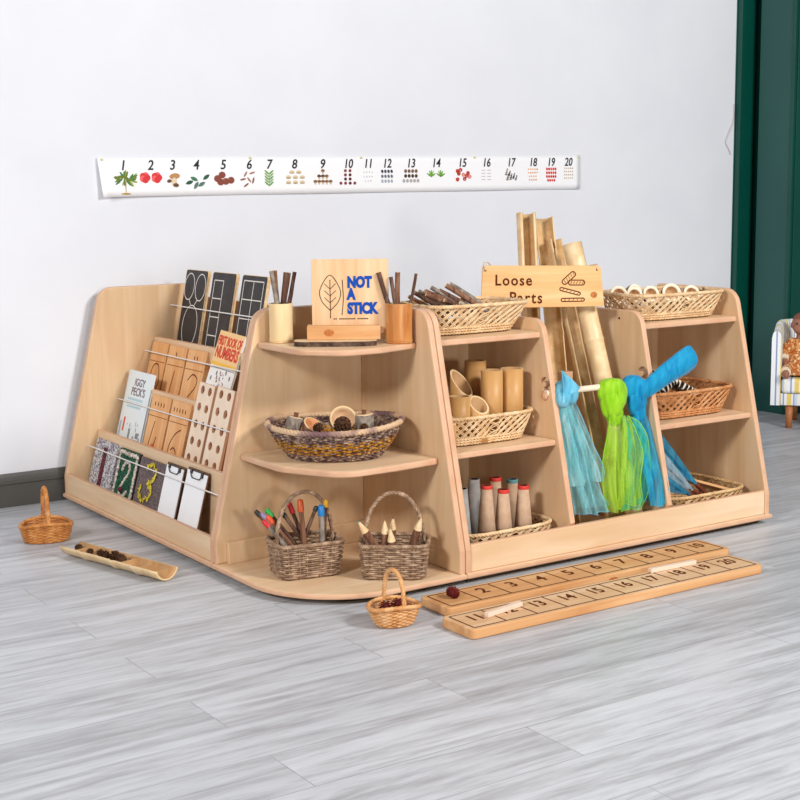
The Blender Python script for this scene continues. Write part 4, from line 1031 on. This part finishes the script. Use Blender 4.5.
mb = MB(); fn = lambda q: V(curve2([(-.160, .047, .002), (-.163, .068, .0), (-.148, .066, -.018), (-.135, .056, -.034), (-.08, .045, -.075), (.04, .042, -.095), (.12, .052, -.05), (.155, .062, -.02), (.161, .060, .0), (.158, .050, .002)], 4)[min(int(q*36+1e-6), 36)])
crv = curve2([(-.160, .047, .003), (-.165, .070, .0), (-.150, .068, -.018), (-.135, .058, -.034), (-.06, .050, -.060), (.02, .048, -.105), (.09, .050, -.09), (.14, .060, -.035), (.160, .064, -.005), (.158, .050, .003)], 5)
mb.tube(crv, .0020, 6); part('rope', mb, rope_m, sg)

# scarves
def sheet(rows, amp, k, ph, y_in, nu=44, seed=0, twist=0):
    """pleated cloth hanging through rows of (z, xl, xr, y, depth)"""
    R_ = random.Random(seed); p1, p2, p3 = [R_.uniform(0, 6.28) for _ in range(3)]
    dense = []
    pts = [V((r[1], r[2], r[0])) for r in rows]; ex = [V((r[3], r[4], 0)) for r in rows]
    A = curve2(pts, 7); B = curve2(ex, 7); mb = MB(); vs = []
    for (xl, xr, z), (y, dp, _) in zip([tuple(a) for a in A], [tuple(b) for b in B]):
        for i in range(nu+1):
            u = i/nu; q = k*2*PI*u + p1 + 1.3*math.sin(z*9+p2)
            yy = y + dp*(amp*math.sin(q) + .35*amp*math.sin(2.3*q+p3+z*14)) + y_in*dp
            xx = xl + (xr-xl)*(u + .018*math.sin(q*1.7+z*20+ph))
            vs.append(V((xx, yy, z + .004*math.sin(7*u+p3))))
    n = nu+1
    mb.add(vs, [(j*n+i, j*n+i+1, (j+1)*n+i+1, (j+1)*n+i) for j in range(len(A)-1) for i in range(nu)], 0, True)
    hem = [[vs[j*n] for j in range(len(A))], [vs[j*n+nu] for j in range(len(A))], [vs[(len(A)-1)*n+i] for i in range(n)]]
    return mb, hem
def knot(mb, c, rx, ry, rz, seed, k=3, folds=.07, tilt=0):
    """gathered cloth lump with soft mostly vertical folds"""
    R_ = random.Random(seed); p = [R_.uniform(0, 6.28) for _ in range(4)]; nu, nv = 48, 24; vs = []
    for j in range(nv+1):
        t = PI*j/nv; st = math.sin(t)**.75 if 0 < j < nv else 0
        for i in range(nu):
            a = 2*PI*i/nu; q = 1 + folds*math.sin(k*a + 1.2*t + p[0]) + folds*.55*math.sin((k+4)*a - 1.5*t + p[1]) + folds*.5*math.sin(3*t + 2*a + p[3])
            vs.append(V((c[0] + rx*q*st*math.cos(a) + tilt*rz*math.cos(t), c[1] + ry*q*st*math.sin(a), c[2] + rz*math.cos(t))))
    return mb.add(vs, [(j*nu+i, (j+1)*nu+i, (j+1)*nu+(i+1) % nu, j*nu+(i+1) % nu) for j in range(nv) for i in range(nu)], 0, True)
RY0, RZ0 = ROD
def hems(lines, r=.0011):
    mb = MB()
    for l in lines: mb.tube(l, r, 5)
    return mb
def scarf(label, x, km, dm, knots, layers, extra=(), hemr=.0011, hem_mat=None):
    c = thing('organza_scarf', label, 'scarf', (x, RY0, RZ0), 'sheer scarves knotted on the rod')
    mb = MB()
    for kn in knots: knot(mb, *kn)
    part('knot', mb, km, c, True)
    hl = []
    for name, mat, rows, amp, kk, seed, lab, hem in layers:
        m_, hm = sheet(rows, amp, kk, seed, 0, nu=56, seed=seed)
        part(name, m_, mat, c, True, label=lab)
        hl += [hm[q] for q in hem]
    if hl: part('hem', hems(hl, hemr), hem_mat or km, c, True)
    return c
# pale cyan: bow-like knot with one pointed corner standing up
c0 = scarf('pale cyan sheer scarf knotted on the left end of the rod', .885, cyan_k, cyan_o,
    [((.880, RY0-.014, .455), .030, .026, .032, 3), ((.898, RY0-.030, .448), .020, .016, .026, 5), ((.868, RY0-.030, .440), .022, .016, .024, 6)],
    [('drape', cyan_o, [(.440, .856, .905, -.398, .3), (.40, .858, .925, -.406, .6), (.32, .866, .962, -.416, .9), (.235, .876, 1.000, -.424, 1), (.20, .882, 1.004, -.426, 1)], .010, 2.2, 21, None, (0, 1)),
     ('drape', cyan_o, [(.440, .858, .900, -.392, .3), (.38, .862, .922, -.400, .7), (.28, .876, .958, -.410, 1), (.18, .892, .985, -.420, 1), (.112, .904, 1.012, -.424, 1)], .012, 2.8, 22, None, (2,)),
     ('drape', cyan_o, [(.440, .862, .898, -.388, .3), (.34, .872, .935, -.396, .8), (.20, .890, .972, -.405, 1), (.125, .900, 1.030, -.410, 1)], .010, 1.7, 23, None, ())])
mb = MB(); tipv = V((.862, RY0-.030, .519)); basev = [V((.852, RY0-.040, .430)), V((.872, RY0-.052, .455)), V((.912, RY0-.046, .468)), V((.900, RY0-.026, .450)), V((.866, RY0-.014, .462))]
for lay in range(2):
    vs = []; n = 20
    for j in range(11):
        f = j/10
        for i in range(n+1):
            u = i/n*3.999; b = basev[int(u)].lerp(basev[int(u)+1], u-int(u)) + V((0, -.005*lay, 0))
            vs.append(tipv.lerp(b, f**.9) + V((.002*math.sin(9*u), -.008*math.sin(f*PI)*math.cos(3*u+lay), 0)))
    mb.add(vs, [(j*(n+1)+i, j*(n+1)+i+1, (j+1)*(n+1)+i+1, (j+1)*(n+1)+i) for j in range(10) for i in range(n)], 0, True)
part('loose_corner', mb, cyan_k, c0, True)
# lime
c1 = scarf('lime green sheer scarf knotted in the middle of the rod', 1.06, lime_k, lime_o,
    [((1.058, RY0-.006, .444), .041, .028, .034, 7, 3, .10), ((1.078, RY0-.010, .430), .030, .026, .046, 8, 4, .12), ((1.060, RY0-.016, .408), .036, .024, .044, 9, 3, .12), ((1.068, RY0-.016, .372), .026, .020, .030, 10, 4, .10)],
    [('drape', lime_o, [(.376, 1.044, 1.090, -.396, .3), (.34, 1.030, 1.096, -.404, .7), (.26, 1.008, 1.104, -.416, 1), (.18, 1.008, 1.106, -.424, 1), (.106, 1.020, 1.110, -.428, 1)], .010, 2.3, 31, None, (0,)),
     ('drape', lime_o, [(.376, 1.046, 1.086, -.390, .3), (.30, 1.026, 1.100, -.400, .8), (.20, 1.012, 1.120, -.412, 1), (.112, 1.030, 1.150, -.418, 1)], .012, 1.8, 32, None, (2,)),
     ('side_fold', teal_o, [(.372, 1.074, 1.098, -.414, .2), (.35, 1.076, 1.136, -.420, .5), (.30, 1.080, 1.166, -.428, .8), (.24, 1.082, 1.172, -.432, 1), (.18, 1.078, 1.160, -.434, 1), (.14, 1.070, 1.150, -.434, 1), (.106, 1.060, 1.132, -.432, .8)], .007, 1.6, 34, 'greener side fold', (1, 2)),
     ('side_fold', lime_o, [(.372, 1.072, 1.094, -.418, .2), (.33, 1.068, 1.116, -.426, .6), (.26, 1.054, 1.134, -.434, .9), (.19, 1.044, 1.124, -.436, 1), (.118, 1.040, 1.140, -.436, 1)], .008, 2.1, 36, None, (1,))], hemr=.0013)
# blue
c2 = scarf('bright blue sheer scarf on the right end of the rod, one loop sticking up', 1.15, blue_k, blue_o,
    [((1.144, RY0-.004, .446), .036, .026, .034, 13, 3, .10), ((1.164, RY0-.012, .434), .030, .022, .036, 15, 4, .12), ((1.156, RY0-.010, .408), .034, .022, .044, 14, 3, .12), ((1.164, RY0-.010, .372), .024, .018, .030, 17, 4, .10)],
    [('drape', blue_o, [(.378, 1.142, 1.184, -.388, .3), (.33, 1.136, 1.197, -.404, .6), (.25, 1.134, 1.206, -.432, .8), (.17, 1.138, 1.209, -.456, .8), (.112, 1.140, 1.210, -.464, .7)], .008, 2.2, 41, None, ()),
     ('drape', blue_o, [(.378, 1.144, 1.180, -.380, .3), (.30, 1.136, 1.192, -.392, .8), (.20, 1.130, 1.196, -.408, 1), (.120, 1.136, 1.197, -.420, 1)], .009, 3.0, 42, None, ())])
mb = MB(); ctr = curve2([(1.150, -.388, .420), (1.186, -.406, .444), (1.236, -.418, .478), (1.288, -.424, .504), (1.326, -.424, .522), (1.342, -.424, .530)], 9)
NC = len(ctr)-1; vs = []; n = 48; u = V((-.49, 0, .87)); w = V((0, 1, 0))
for i, c in enumerate(ctr):
    f = i/NC; r = .020 + .017*min(1, f*1.6)
    if f > .72: r *= math.sqrt(max(0, 1-((f-.72)/.281)**2.6))
    for k in range(n):
        a = 2*PI*k/n; q = 1 + .045*math.sin(4*a+1+2*f) + .03*math.sin(7*a-3*f)
        vs.append(V(c) + (u*math.cos(a) + w*math.sin(a)*.5)*max(r, .0006)*q)
mb.add(vs, [(j*n+k, j*n+(k+1) % n, (j+1)*n+(k+1) % n, (j+1)*n+k) for j in range(NC) for k in range(n)], 0, True)
part('loop', mb, blue_k, c2, True)

# ------------------------------------------------------------------ number line on the wall
nl = thing('number_line_banner', 'long white paper number line from 1 to 20 pinned to the wall', 'number line', (1.2, WY, 1.06))
XA, XB = .182, 2.256
def nz(x): return .993 + (x-XA)/(XB-XA)*.006, 1.122 + (x-XA)/(XB-XA)*.013
def ny(x, f):   # sheet stands slightly proud of the wall, lifting at the left end
    u = (x-XA)/(XB-XA); return WY - .0035 - .0025*(1+math.sin(u*19))*.5 - .022*math.exp(-u*26)*(1-f*.75) - .004*math.exp(-(1-u)*30)
mb = MB(); vs = []; NX, NZ = 90, 6
for i in range(NX+1):
    x = XA + (XB-XA)*i/NX; z0, z1 = nz(x)
    for j in range(NZ+1):
        f = j/NZ; vs.append((x + (.012*(1-f) if i == 0 else 0)*0 + (.010*(1-f) - .006)*math.exp(-i*.6), ny(x, f), z0 + (z1-z0)*f))
nn = NZ+1
mb.add(vs, [(i*nn+j, (i+1)*nn+j, (i+1)*nn+j+1, i*nn+j+1) for i in range(NX) for j in range(NZ)], 0, True)
o = part('paper_strip', mb, plain('banner_paper', '#f7f6f8', .35, .4), nl, True)
so = o.modifiers.new('thick', 'SOLIDIFY'); so.thickness = .0006; so.offset = 1
XS = [.264, .364, .444, .533, .636, .737, .816, .918, 1.034, 1.144, 1.231, 1.315, 1.423, 1.538, 1.661, 1.778, 1.901, 2.013, 2.106, 2.196]
PM = {}
def pm(h):
    if h not in PM: PM[h] = plain('banner_ink_' + h.strip('#'), h, .5, .2)
    return PM[h]
ink = plain('banner_numeral_ink', '#2b2b30', .5, .2)
def nface(x, z):  # frame on the sheet: x right, y up, z out of the wall
    a, b = nz(x); return FRM((x, ny(x, (z-a)/(b-a)) - .0016, z), (1, -(ny(x+.01, .5)-ny(x-.01, .5))/.02*-1, 0), (0, 0, 1))
def blob(mb, x, z, rx, rz, a=0, mi=0, n=10, pt=0):
    F = nface(x, z); c, s = math.cos(a), math.sin(a); P = []
    for k in range(n):
        t = 2*PI*k/n; px, pz = rx*math.cos(t), rz*math.sin(t)
        if pt: pz *= (1 - abs(math.cos(t))**3*.6)
        P.append((px*c - pz*s, px*s + pz*c))
    mb.prism(P, -.0006, .0004, F, mi)
def grid(rows, cx, zb, dx, dz):
    out = []
    for j, n in enumerate(rows):
        for i in range(n): out.append((cx + (i-(n-1)/2)*dx, zb - j*dz))
    return out
for k, x in enumerate(XS):
    a, b = nz(x); zc = b - .028
    part('numeral', MB().text(str(k+1), .046, nface(x, zc) @ T(0, 0, .0002), .0003, bold=.0007, shear=.18, sx=.86 if k > 8 else .95), ink, nl, True)
    mb = MB(); zp = b - .074; mats = []
    R_ = random.Random(k)
    if k == 0:
        mats = ['#6f7d2e', '#3f7d4a', '#b08a2c', '#9aa03a']
        for _ in range(34):
            mb_a = R_.uniform(0, 6.28); q = R_.uniform(0, 1)**.6; blob(mb, x+.008+.040*q*math.cos(mb_a), zp+.002+.020*q*math.sin(mb_a)+.008*(q < .5), .012, .0032, mb_a+R_.uniform(-.4, .4), R_.choice((0, 0, 1, 3)), 8)
        blob(mb, x+.008, zp-.024, .0014, .022, 0, 2, 8); blob(mb, x+.008, zp-.046, .018, .003, 0, 2, 8)
    elif k == 1:
        mats = ['#d8383c', '#7a2430', '#ee6a68']
        for s in (-1, 1):
            for j in range(5): blob(mb, x+s*.0215+.008*math.cos(j*1.26), zp+.006+.007*math.sin(j*1.26), .0125, .0115, j, 2 if j % 2 else 0, 10)
            blob(mb, x+s*.0215, zp+.006, .0045, .0045, 0, 1, 8)
    elif k == 2:
        mats = ['#b98a5c', '#6e4a34', '#e2cdb0']
        blob(mb, x+.008, zp+.010, .020, .010, .1, 0); blob(mb, x+.006, zp-.010, .010, .016, 0, 2); blob(mb, x-.012, zp-.006, .009, .006, .2, 1); blob(mb, x+.012, zp-.020, .011, .007, -.1, 1)
    elif k == 3:
        mats = ['#2f5a44', '#3f7a58', '#5a7a70']
        for (dx, dz, an) in ((-.03, -.012, .3), (-.005, -.022, 1.0), (.016, -.018, .5), (.034, .006, .6), (-.012, .0, -.4)): blob(mb, x+.004+dx, zp+dz, .015, .0065, an, R_.choice((0, 1, 2)), 10, 1)
    elif k == 4:
        mats = ['#8a4a3c', '#b0705c', '#6a3228']
        for (dx, dz) in ((-.022, .0), (-.004, .012), (.010, -.010), (.030, -.006), (-.010, -.012)): blob(mb, x+dx, zp+dz, .0135, .012, 0, 0); blob(mb, x+dx-.003, zp+dz+.004, .006, .005, 0, 1)
    elif k == 5:
        mats = ['#8a5a48', '#a8786a']
        for (dx, dz, an) in ((-.014, .014, 1.0), (.012, .018, .3), (-.024, -.004, .2), (.0, -.006, -.9), (.016, -.008, 1.3), (-.012, -.024, .6)): blob(mb, x+dx, zp+dz, .012, .0034, an, R_.choice((0, 1)), 8)
    elif k == 6:
        mats = ['#6a9a4a', '#8ab06a']
        for j in range(5):
            for s in (-1, 1): blob(mb, x+s*.009, zp-.020+j*.010, .012, .0032, s*.7, j % 2, 8, 1)
        blob(mb, x, zp-.006, .0012, .026, 0, 0, 8)
    elif k == 7:
        mats = ['#dcc8a8', '#c8ae88']
        for (px, pz) in grid((2, 3, 3), x+.004, zp+.020, .028, .018): blob(mb, px, pz, .0105, .006, 0, 0); blob(mb, px, pz-.004, .0105, .0025, 0, 1, 8)
    elif k == 8:
        mats = ['#8a6248', '#d8c0a0', '#5e4030']
        for (px, pz) in grid((1, 3, 5), x+.002, zp+.020, .016, .019): blob(mb, px, pz+.003, .008, .0055, 0, R_.choice((0, 2))); blob(mb, px, pz-.004, .004, .005, 0, 1, 8)
    elif k == 9:
        mats = ['#5a2430', '#8a3a40']
        for (px, pz) in grid((2, 2, 2, 4), x-.002, zp+.022, .020, .015): blob(mb, px, pz, .0062, .0058, 0, R_.choice((0, 1)))
    elif k == 10:
        mats = ['#dcdce2', '#cfd0d8']
        for (px, pz) in grid((4, 4, 3), x, zp+.016, .012, .016): blob(mb, px, pz, .0035, .003, 0, R_.choice((0, 1)), 8)
    elif k == 11:
        mats = ['#3f4652', '#6a7482', '#a8b0ba']
        for j, (px, pz) in enumerate(grid((4, 4, 4), x, zp+.018, .014, .018)): blob(mb, px, pz, .0052, .0066, .3, min(j//4, 2))
    elif k == 12:
        mats = ['#7a5a44', '#4e3a2e', '#b0aca8']
        for j, (px, pz) in enumerate(grid((4, 4, 5), x, zp+.018, .016, .018)): blob(mb, px, pz, .0065, .0070, 0, min(j//4, 2))
    elif k == 13:
        mats = ['#6ca042', '#8cc05c']
        for s in (-1, 1):
            for j, an in enumerate((.5, 1.1, 1.57, 2.0, 2.6)): blob(mb, x+s*.022+.010*math.cos(an), zp-.004+.012*math.sin(an), .014, .0034, an, j % 2, 8, 1)
    elif k == 14:
        mats = ['#c03c34', '#e08a7c', '#6a8a4a', '#efe2d8']
        for (dx, dz) in ((-.024, .016), (-.010, .020), (-.018, .006), (.004, .002), (.020, -.002), (.034, -.006), (-.024, -.016), (.026, .008), (.010, -.014)): blob(mb, x+.002+dx, zp+dz, .0085, .0080, 0, R_.choice((0, 0, 1))); blob(mb, x+dx, zp+dz-.002, .0035, .0035, 0, R_.choice((2, 3)), 8)
    elif k == 15:
        mats = ['#b8a8b0', '#c8bcc2']
        for (px, pz) in grid((2, 2, 2, 2), x, zp+.018, .028, .012): blob(mb, px, pz, .011, .0012, .05, R_.choice((0, 1)), 8)
    elif k == 16:
        mats = ['#6a625c', '#8e867e', '#4a4440']
        for (dx, dz, sc_) in ((-.026, .010, 1), (-.020, -.010, 1), (-.004, -.008, .9), (.010, -.004, .8), (.022, -.010, .7), (-.012, .006, .8)):
            for j in range(4): blob(mb, x+.002+dx+.002*j, zp+dz-.010+j*.007*sc_, .0075*sc_*(1-j*.18), .0032, 0, R_.choice((0, 1, 2)), 8)
    elif k == 17:
        mats = ['#e09a6a', '#eab890']
        for (px, pz) in grid((5, 5, 4, 4), x, zp+.020, .011, .014): blob(mb, px, pz, .0038, .0034, 0, R_.choice((0, 1)), 8)
    elif k == 18:
        mats = ['#d83030', '#e25a50']
        for (px, pz) in grid((5, 5, 5, 4), x+.002, zp+.020, .011, .015): blob(mb, px, pz, .0045, .0060, .3, R_.choice((0, 0, 1)), 8)
    else:
        mats = ['#d8c4a8', '#c0b09c']
        for (px, pz) in grid((5, 5, 5, 5), x+.002, zp+.022, .010, .013): blob(mb, px, pz, .0034, .0032, 0, R_.choice((0, 1)), 8)
    part('printed_picture', mb, [pm(h) for h in mats], nl, True)
for (x, f) in ((.190, .94), (.742, .97), (1.20, .96), (1.72, .95), (2.246, .93)):
    a, b = nz(x); z = a + (b-a)*f
    part('tack', MB().lathe([(0, .004), (.0035, .003), (.0045, 0)], 10, nface(x, z)), plain('yellow_tack', '#d8cf8a', .5) if 'yellow_tack' not in bpy.data.materials else bpy.data.materials['yellow_tack'], nl, True)
# loose cord on the wall
mb = MB(); mb.tube(curve2([(3.150, WY-.003, 1.36), (3.150, WY-.004, 1.29), (3.122, WY-.005, 1.235), (3.105, WY-.004, 1.195), (3.124, WY-.005, 1.165), (3.138, WY-.004, 1.140)], 6), .0020, 6)
solo('wall_cord', mb, plain('pinkish_cord', '#cdbfc2', .6), 'thin pale cord hanging down the wall beside the green frame', 'cord', (3.12, WY-.004, 1.14), world=True)

# ------------------------------------------------------------------ striped armchair and doll
def stripe_mat():
    m, n, l, b = base('striped_upholstery', .85, .1)
    tc = n.new('ShaderNodeTexCoord'); uvn = n.new('ShaderNodeAttribute'); uvn.attribute_name = 'stripe'
    mu = n.new('ShaderNodeMath'); mu.operation = 'MULTIPLY'; mu.inputs[1].default_value = 1/.084
    fr = n.new('ShaderNodeMath'); fr.operation = 'FRACT'
    r = ramp(n, [(0, '#eef0f2'), (.18, '#8f9cc0'), (.25, '#eef0f2'), (.38, '#ecd078'), (.60, '#eef0f2'), (.68, '#9aa8c8'), (.74, '#cfd8ea'), (.88, '#f2efe2')]); r.color_ramp.interpolation = 'CONSTANT'
    l.new(uvn.outputs['Fac'], mu.inputs[0]); l.new(mu.outputs[0], fr.inputs[0]); l.new(fr.outputs[0], r.inputs['Fac']); l.new(r.outputs['Color'], b.inputs['Base Color'])
    return m
stripe = stripe_mat()
CHX = V((.61, -.79, 0)).normalized(); CF = FRM((2.900, .665, 0), CHX, (-CHX.y, CHX.x, 0)) @ T(.004, 0, 0)   # local x right, y back
ch = thing('armchair', 'small striped tub armchair with round wooden legs by the green door', 'armchair', CF)
def stripes(o, fn):
    at = o.data.attributes.new('stripe', 'FLOAT', 'POINT')
    for i, v in enumerate(o.data.vertices): at.data[i].value = fn(v.co)
CW, CD = .43, .33
def upath(off):
    r = .13 - off; P = []
    x0, x1, y1 = off, CW-off, CD-off
    for i in range(12): P.append((x0, (y1-r)*i/12))
    for i in range(11): a = PI - PI/2*i/10; P.append((x0+r+r*math.cos(a), y1-r+r*math.sin(a)))
    for i in range(1, 12): P.append((x0+r+(x1-x0-2*r)*i/12, y1))
    for i in range(11): a = PI/2 - PI/2*i/10; P.append((x1-r+r*math.cos(a), y1-r+r*math.sin(a)))
    for i in range(1, 13): P.append((x1, (y1-r)*(1-i/12)))
    return P
po, pi_ = upath(0), upath(.040); n = len(po); mb = MB(); vs = []; sv = []
acc = 0
for i in range(n):
    if i: acc += math.hypot(po[i][0]-po[i-1][0], po[i][1]-po[i-1][1])
    back = min(1, max(0, (po[i][1])/.22)); zt = .408 + .026*back*back*(3-2*back)
    sec = [(0, .098), (0, .2), (0, zt-.03), (.12, zt-.010), (.35, zt), (.65, zt), (.88, zt-.010), (1, zt-.03), (1, .2), (1, .098)]
    for (q, z) in sec:
        vs.append(V((po[i][0] + (pi_[i][0]-po[i][0])*q, po[i][1] + (pi_[i][1]-po[i][1])*q, z))); sv.append(acc + .035*q)
K = 10
mb.add(vs, [(i*K+k, i*K+(k+1) % K, (i+1)*K+(k+1) % K, (i+1)*K+k) for i in range(n-1) for k in range(K)] , 0, True)
mb.add([vs[k] for k in range(K)], [tuple(range(K-1, -1, -1))]); mb.add([vs[(n-1)*K+k] for k in range(K)], [tuple(range(K))])
o = part('tub_back', mb, stripe, ch)
sv2 = sv + [sv[k] + (0 if k < 5 else 0) for k in range(K)] + [sv[(n-1)*K+k] for k in range(K)]
at = o.data.attributes.new('stripe', 'FLOAT', 'POINT')
for i in range(len(o.data.vertices)): at.data[i].value = sv2[i] if i < len(vs) else o.data.vertices[i].co.x*.9
mb = MB().plate(rrect(CW-.083, CD-.050, .02, 5, CW/2, (CD-.07)/2), .062, T(0, 0, .150), bevel=.014, res=3)
o = part('seat_cushion', mb, [stripe, stripe], ch); stripes(o, lambda c: c.x + .02)
mb = MB().box((.0395, .004, .098), (CW-.0395, CD-.039, .149)); o = part('seat_base', mb, stripe, ch, bev=.004); stripes(o, lambda c: c.x + .05)
legm = noisy('orange_brown_leg_wood', [(.3, '#a8643a'), (.7, '#c07c4c')], (20, 20, 4), .4, .35)
for (x, y) in ((.075, .030), (CW-.075, .030), (.085, CD-.08), (CW-.085, CD-.08)):
    part('leg', MB().lathe([(0, 0), (.0125, 0), (.0165, .097), (0, .0975)], 16, T(x, y, 0)), legm, ch)
# doll
dress_m = speckle('orange_floral_cotton', [(0, '#b5652c'), (.35, '#d6975c'), (.6, '#e6c49a'), (.8, '#b46c3c')], 110)
skin_m = plain('dark_doll_skin', '#9c6650', .45, .35)
DF = CF @ T(.110, .112, .2135) @ M.Scale(.92, 4)
dl = thing('baby_doll', 'brown-skinned baby doll in an orange patterned dress seated on the striped armchair', 'doll', DF)
mb = MB()
mb.ball((0, .015, .232), (.043, .045, .050), 0, 20, 14)                    # head
mb.ball((0, -.022, .212), (.030, .018, .022), 0, 12, 8)                    # cheeks / jaw
mb.ball((0, -.030, .226), (.0075, .008, .0065), 0, 8, 6)                    # nose
mb.ball((0, -.030, .207), (.012, .007, .005), 0, 8, 6)                     # lips
for s in (-1, 1): mb.ball((s*.043, .016, .226), (.006, .010, .013), 0, 8, 6); mb.ball((s*.017, -.0235, .240), (.010, .008, .006), 0, 8, 6)
mb.tube([(0, .012, .15), (0, .012, .20)], [.024, .019], 12)
mb.tube([(0, .010, .012), (0, .010, .06), (0, .012, .11), (0, .014, .165)], [.046, .050, .045, .030], 16)
for s in (-1, 1):
    mb.tube([(s*.030, .012, .150), (s*.062, -.006, .115), (s*.068, -.034, .075), (s*.060, -.060, .052)], [.017, .016, .0135, .0105], 12)
    mb.ball((s*.057, -.070, .047), (.012, .014, .009), 0, 10, 8)
    for q in range(4): mb.tube([(s*(.050+.005*q), -.078, .047), (s*(.049+.0055*q), -.090+.002*abs(q-1.5), .042), (s*(.049+.005*q), -.095+.002*abs(q-1.5), .036)], [.0030, .0028, .0022], 6)
    mb.tube([(s*.046, -.070, .050), (s*.040, -.080, .051)], [.0036, .0030], 6)
    mb.tube([(s*.026, -.005, .024), (s*.050, -.060, .028), (s*.058, -.105, .020), (s*.050, -.150, .016)], [.026, .023, .018, .013], 12)
    mb.ball((s*.050, -.166, .022), (.013, .014, .022), 0, 10, 8)
o = part('body', mb, skin_m, dl)
rm = o.modifiers.new('skin', 'REMESH'); rm.mode = 'VOXEL'; rm.voxel_size = .0028; rm.use_smooth_shade = True
smo = o.modifiers.new('smooth', 'SMOOTH'); smo.iterations = 4; smo.factor = .5
mb = MB()
for s in (-1, 1): mb.ball((s*.017, -.0315, .239), (.0062, .0035, .0042), 0, 10, 6)
part('eye', mb, plain('doll_eye_dark', '#1c1412', .2, .6), dl)
mb = MB().ball((0, .018, .236), (.0445, .0465, .0505), 0, 20, 14)
mb2 = MB(); keep = [i for i, p in enumerate(mb.v) if p.z > .252 or p.y > .030]; ks = set(keep)
mb2.v = mb.v; 
for f, mi, sm in zip(mb.f, mb.m, mb.sm):
    if all(i in ks for i in f): mb2.f.append(f); mb2.m.append(0); mb2.sm.append(True)
part('hair', mb2, noisy('short_moulded_hair', [(.3, '#6e4436'), (.7, '#7e5040')], (90, 90, 90), .6), dl, label='moulded short hair')
mb = MB(); prof = [(.036, .167), (.046, .158), (.053, .12), (.060, .07), (.076, .030), (.086, .008)]
vs = []; n = 40
for (r, z) in prof:
    for k in range(n):
        a = 2*PI*k/n; q = 1 + .05*math.sin(9*a)*(1 if z < .08 else .2); vs.append(V((r*q*math.cos(a), .012 + r*.88*q*math.sin(a) - (.020 if z < .05 else 0)*max(0, -math.sin(a)), z)))
mb.add(vs, [(j*n+k, j*n+(k+1) % n, (j+1)*n+(k+1) % n, (j+1)*n+k) for j in range(len(prof)-1) for k in range(n)], 0, True)
for s in (-1, 1): mb.tube([(s*.026, .013, .156), (s*.054, .002, .132), (s*.068, -.012, .104), (s*.071, -.030, .082)], [.023, .0245, .0235, .022], 14)
part('dress', mb, dress_m, dl)
for s in (-1, 1):
    part('cuff', MB().tube([(s*.071, -.028, .085), (s*.070, -.040, .072)], [.0235, .0225], 14), plain('cream_cuff', '#ead9bd', .8) if 'cream_cuff' not in bpy.data.materials else bpy.data.materials['cream_cuff'], dl)
    part('trouser', MB().tube([(s*.028, -.010, .030), (s*.052, -.062, .032), (s*.058, -.100, .026)], [.030, .0275, .0245], 14), dress_m, dl)
    part('leg_cuff', MB().tube([(s*.0585, -.098, .0255), (s*.057, -.112, .023)], [.026, .0245], 14), bpy.data.materials['cream_cuff'], dl)

# ------------------------------------------------------------------ light and camera
def area(name, loc, target, size, power, col=(1, 1, 1), sy=None):
    l = bpy.data.lights.new(name, 'AREA'); l.energy = power; l.size = size; l.color = col
    if sy: l.shape = 'RECTANGLE'; l.size_y = sy
    o = bpy.data.objects.new(name, l); COL.objects.link(o); o.location = loc
    o.rotation_euler = (V(target) - V(loc)).to_track_quat('-Z', 'Y').to_euler()
area('softbox_left', (-5.4, -2.9, 3.5), (.4, -.1, .35), 1.2, 270, (1, .99, .975), .9)
area('softbox_right', (1.6, -4.1, 2.9), (.6, 0, .4), .9, 182, (1, .99, .975), .9)
area('softbox_front', (-.35, -4.4, 1.0), (.4, 0, .4), .36, 40, (1, .99, .975), .40)
w = bpy.data.worlds.new('studio_room_light'); SC.world = w; w.use_nodes = True
w.node_tree.nodes['Background'].inputs['Color'].default_value = (.93, .96, 1, 1); w.node_tree.nodes['Background'].inputs['Strength'].default_value = .20
cam = bpy.data.cameras.new('camera'); co = bpy.data.objects.new('camera', cam); COL.objects.link(co); SC.camera = co
cam.sensor_width = 36; cam.lens = 36*1410.04/800; cam.clip_start = .05
R_, U_, F_ = CAMAXES = (V((.8303, -.5571, -.0111)), V((.0924, .1179, .9887)), V((.5494, .8221, -.1495)))
m = M.Identity(4)
for i in range(3): m[i][0] = R_[i]; m[i][1] = U_[i]; m[i][2] = -F_[i]; m[i][3] = (-1.610, -3.311, 1.015)[i]
co.matrix_world = m
SC.view_settings.view_transform = 'Standard'; SC.view_settings.look = 'None'; SC.view_settings.exposure = 0; SC.view_settings.gamma = 1
SC.view_settings.use_curve_mapping = False
SC.cycles.use_denoising = True
SC.cycles.max_bounces = 10; SC.cycles.transparent_max_bounces = 24
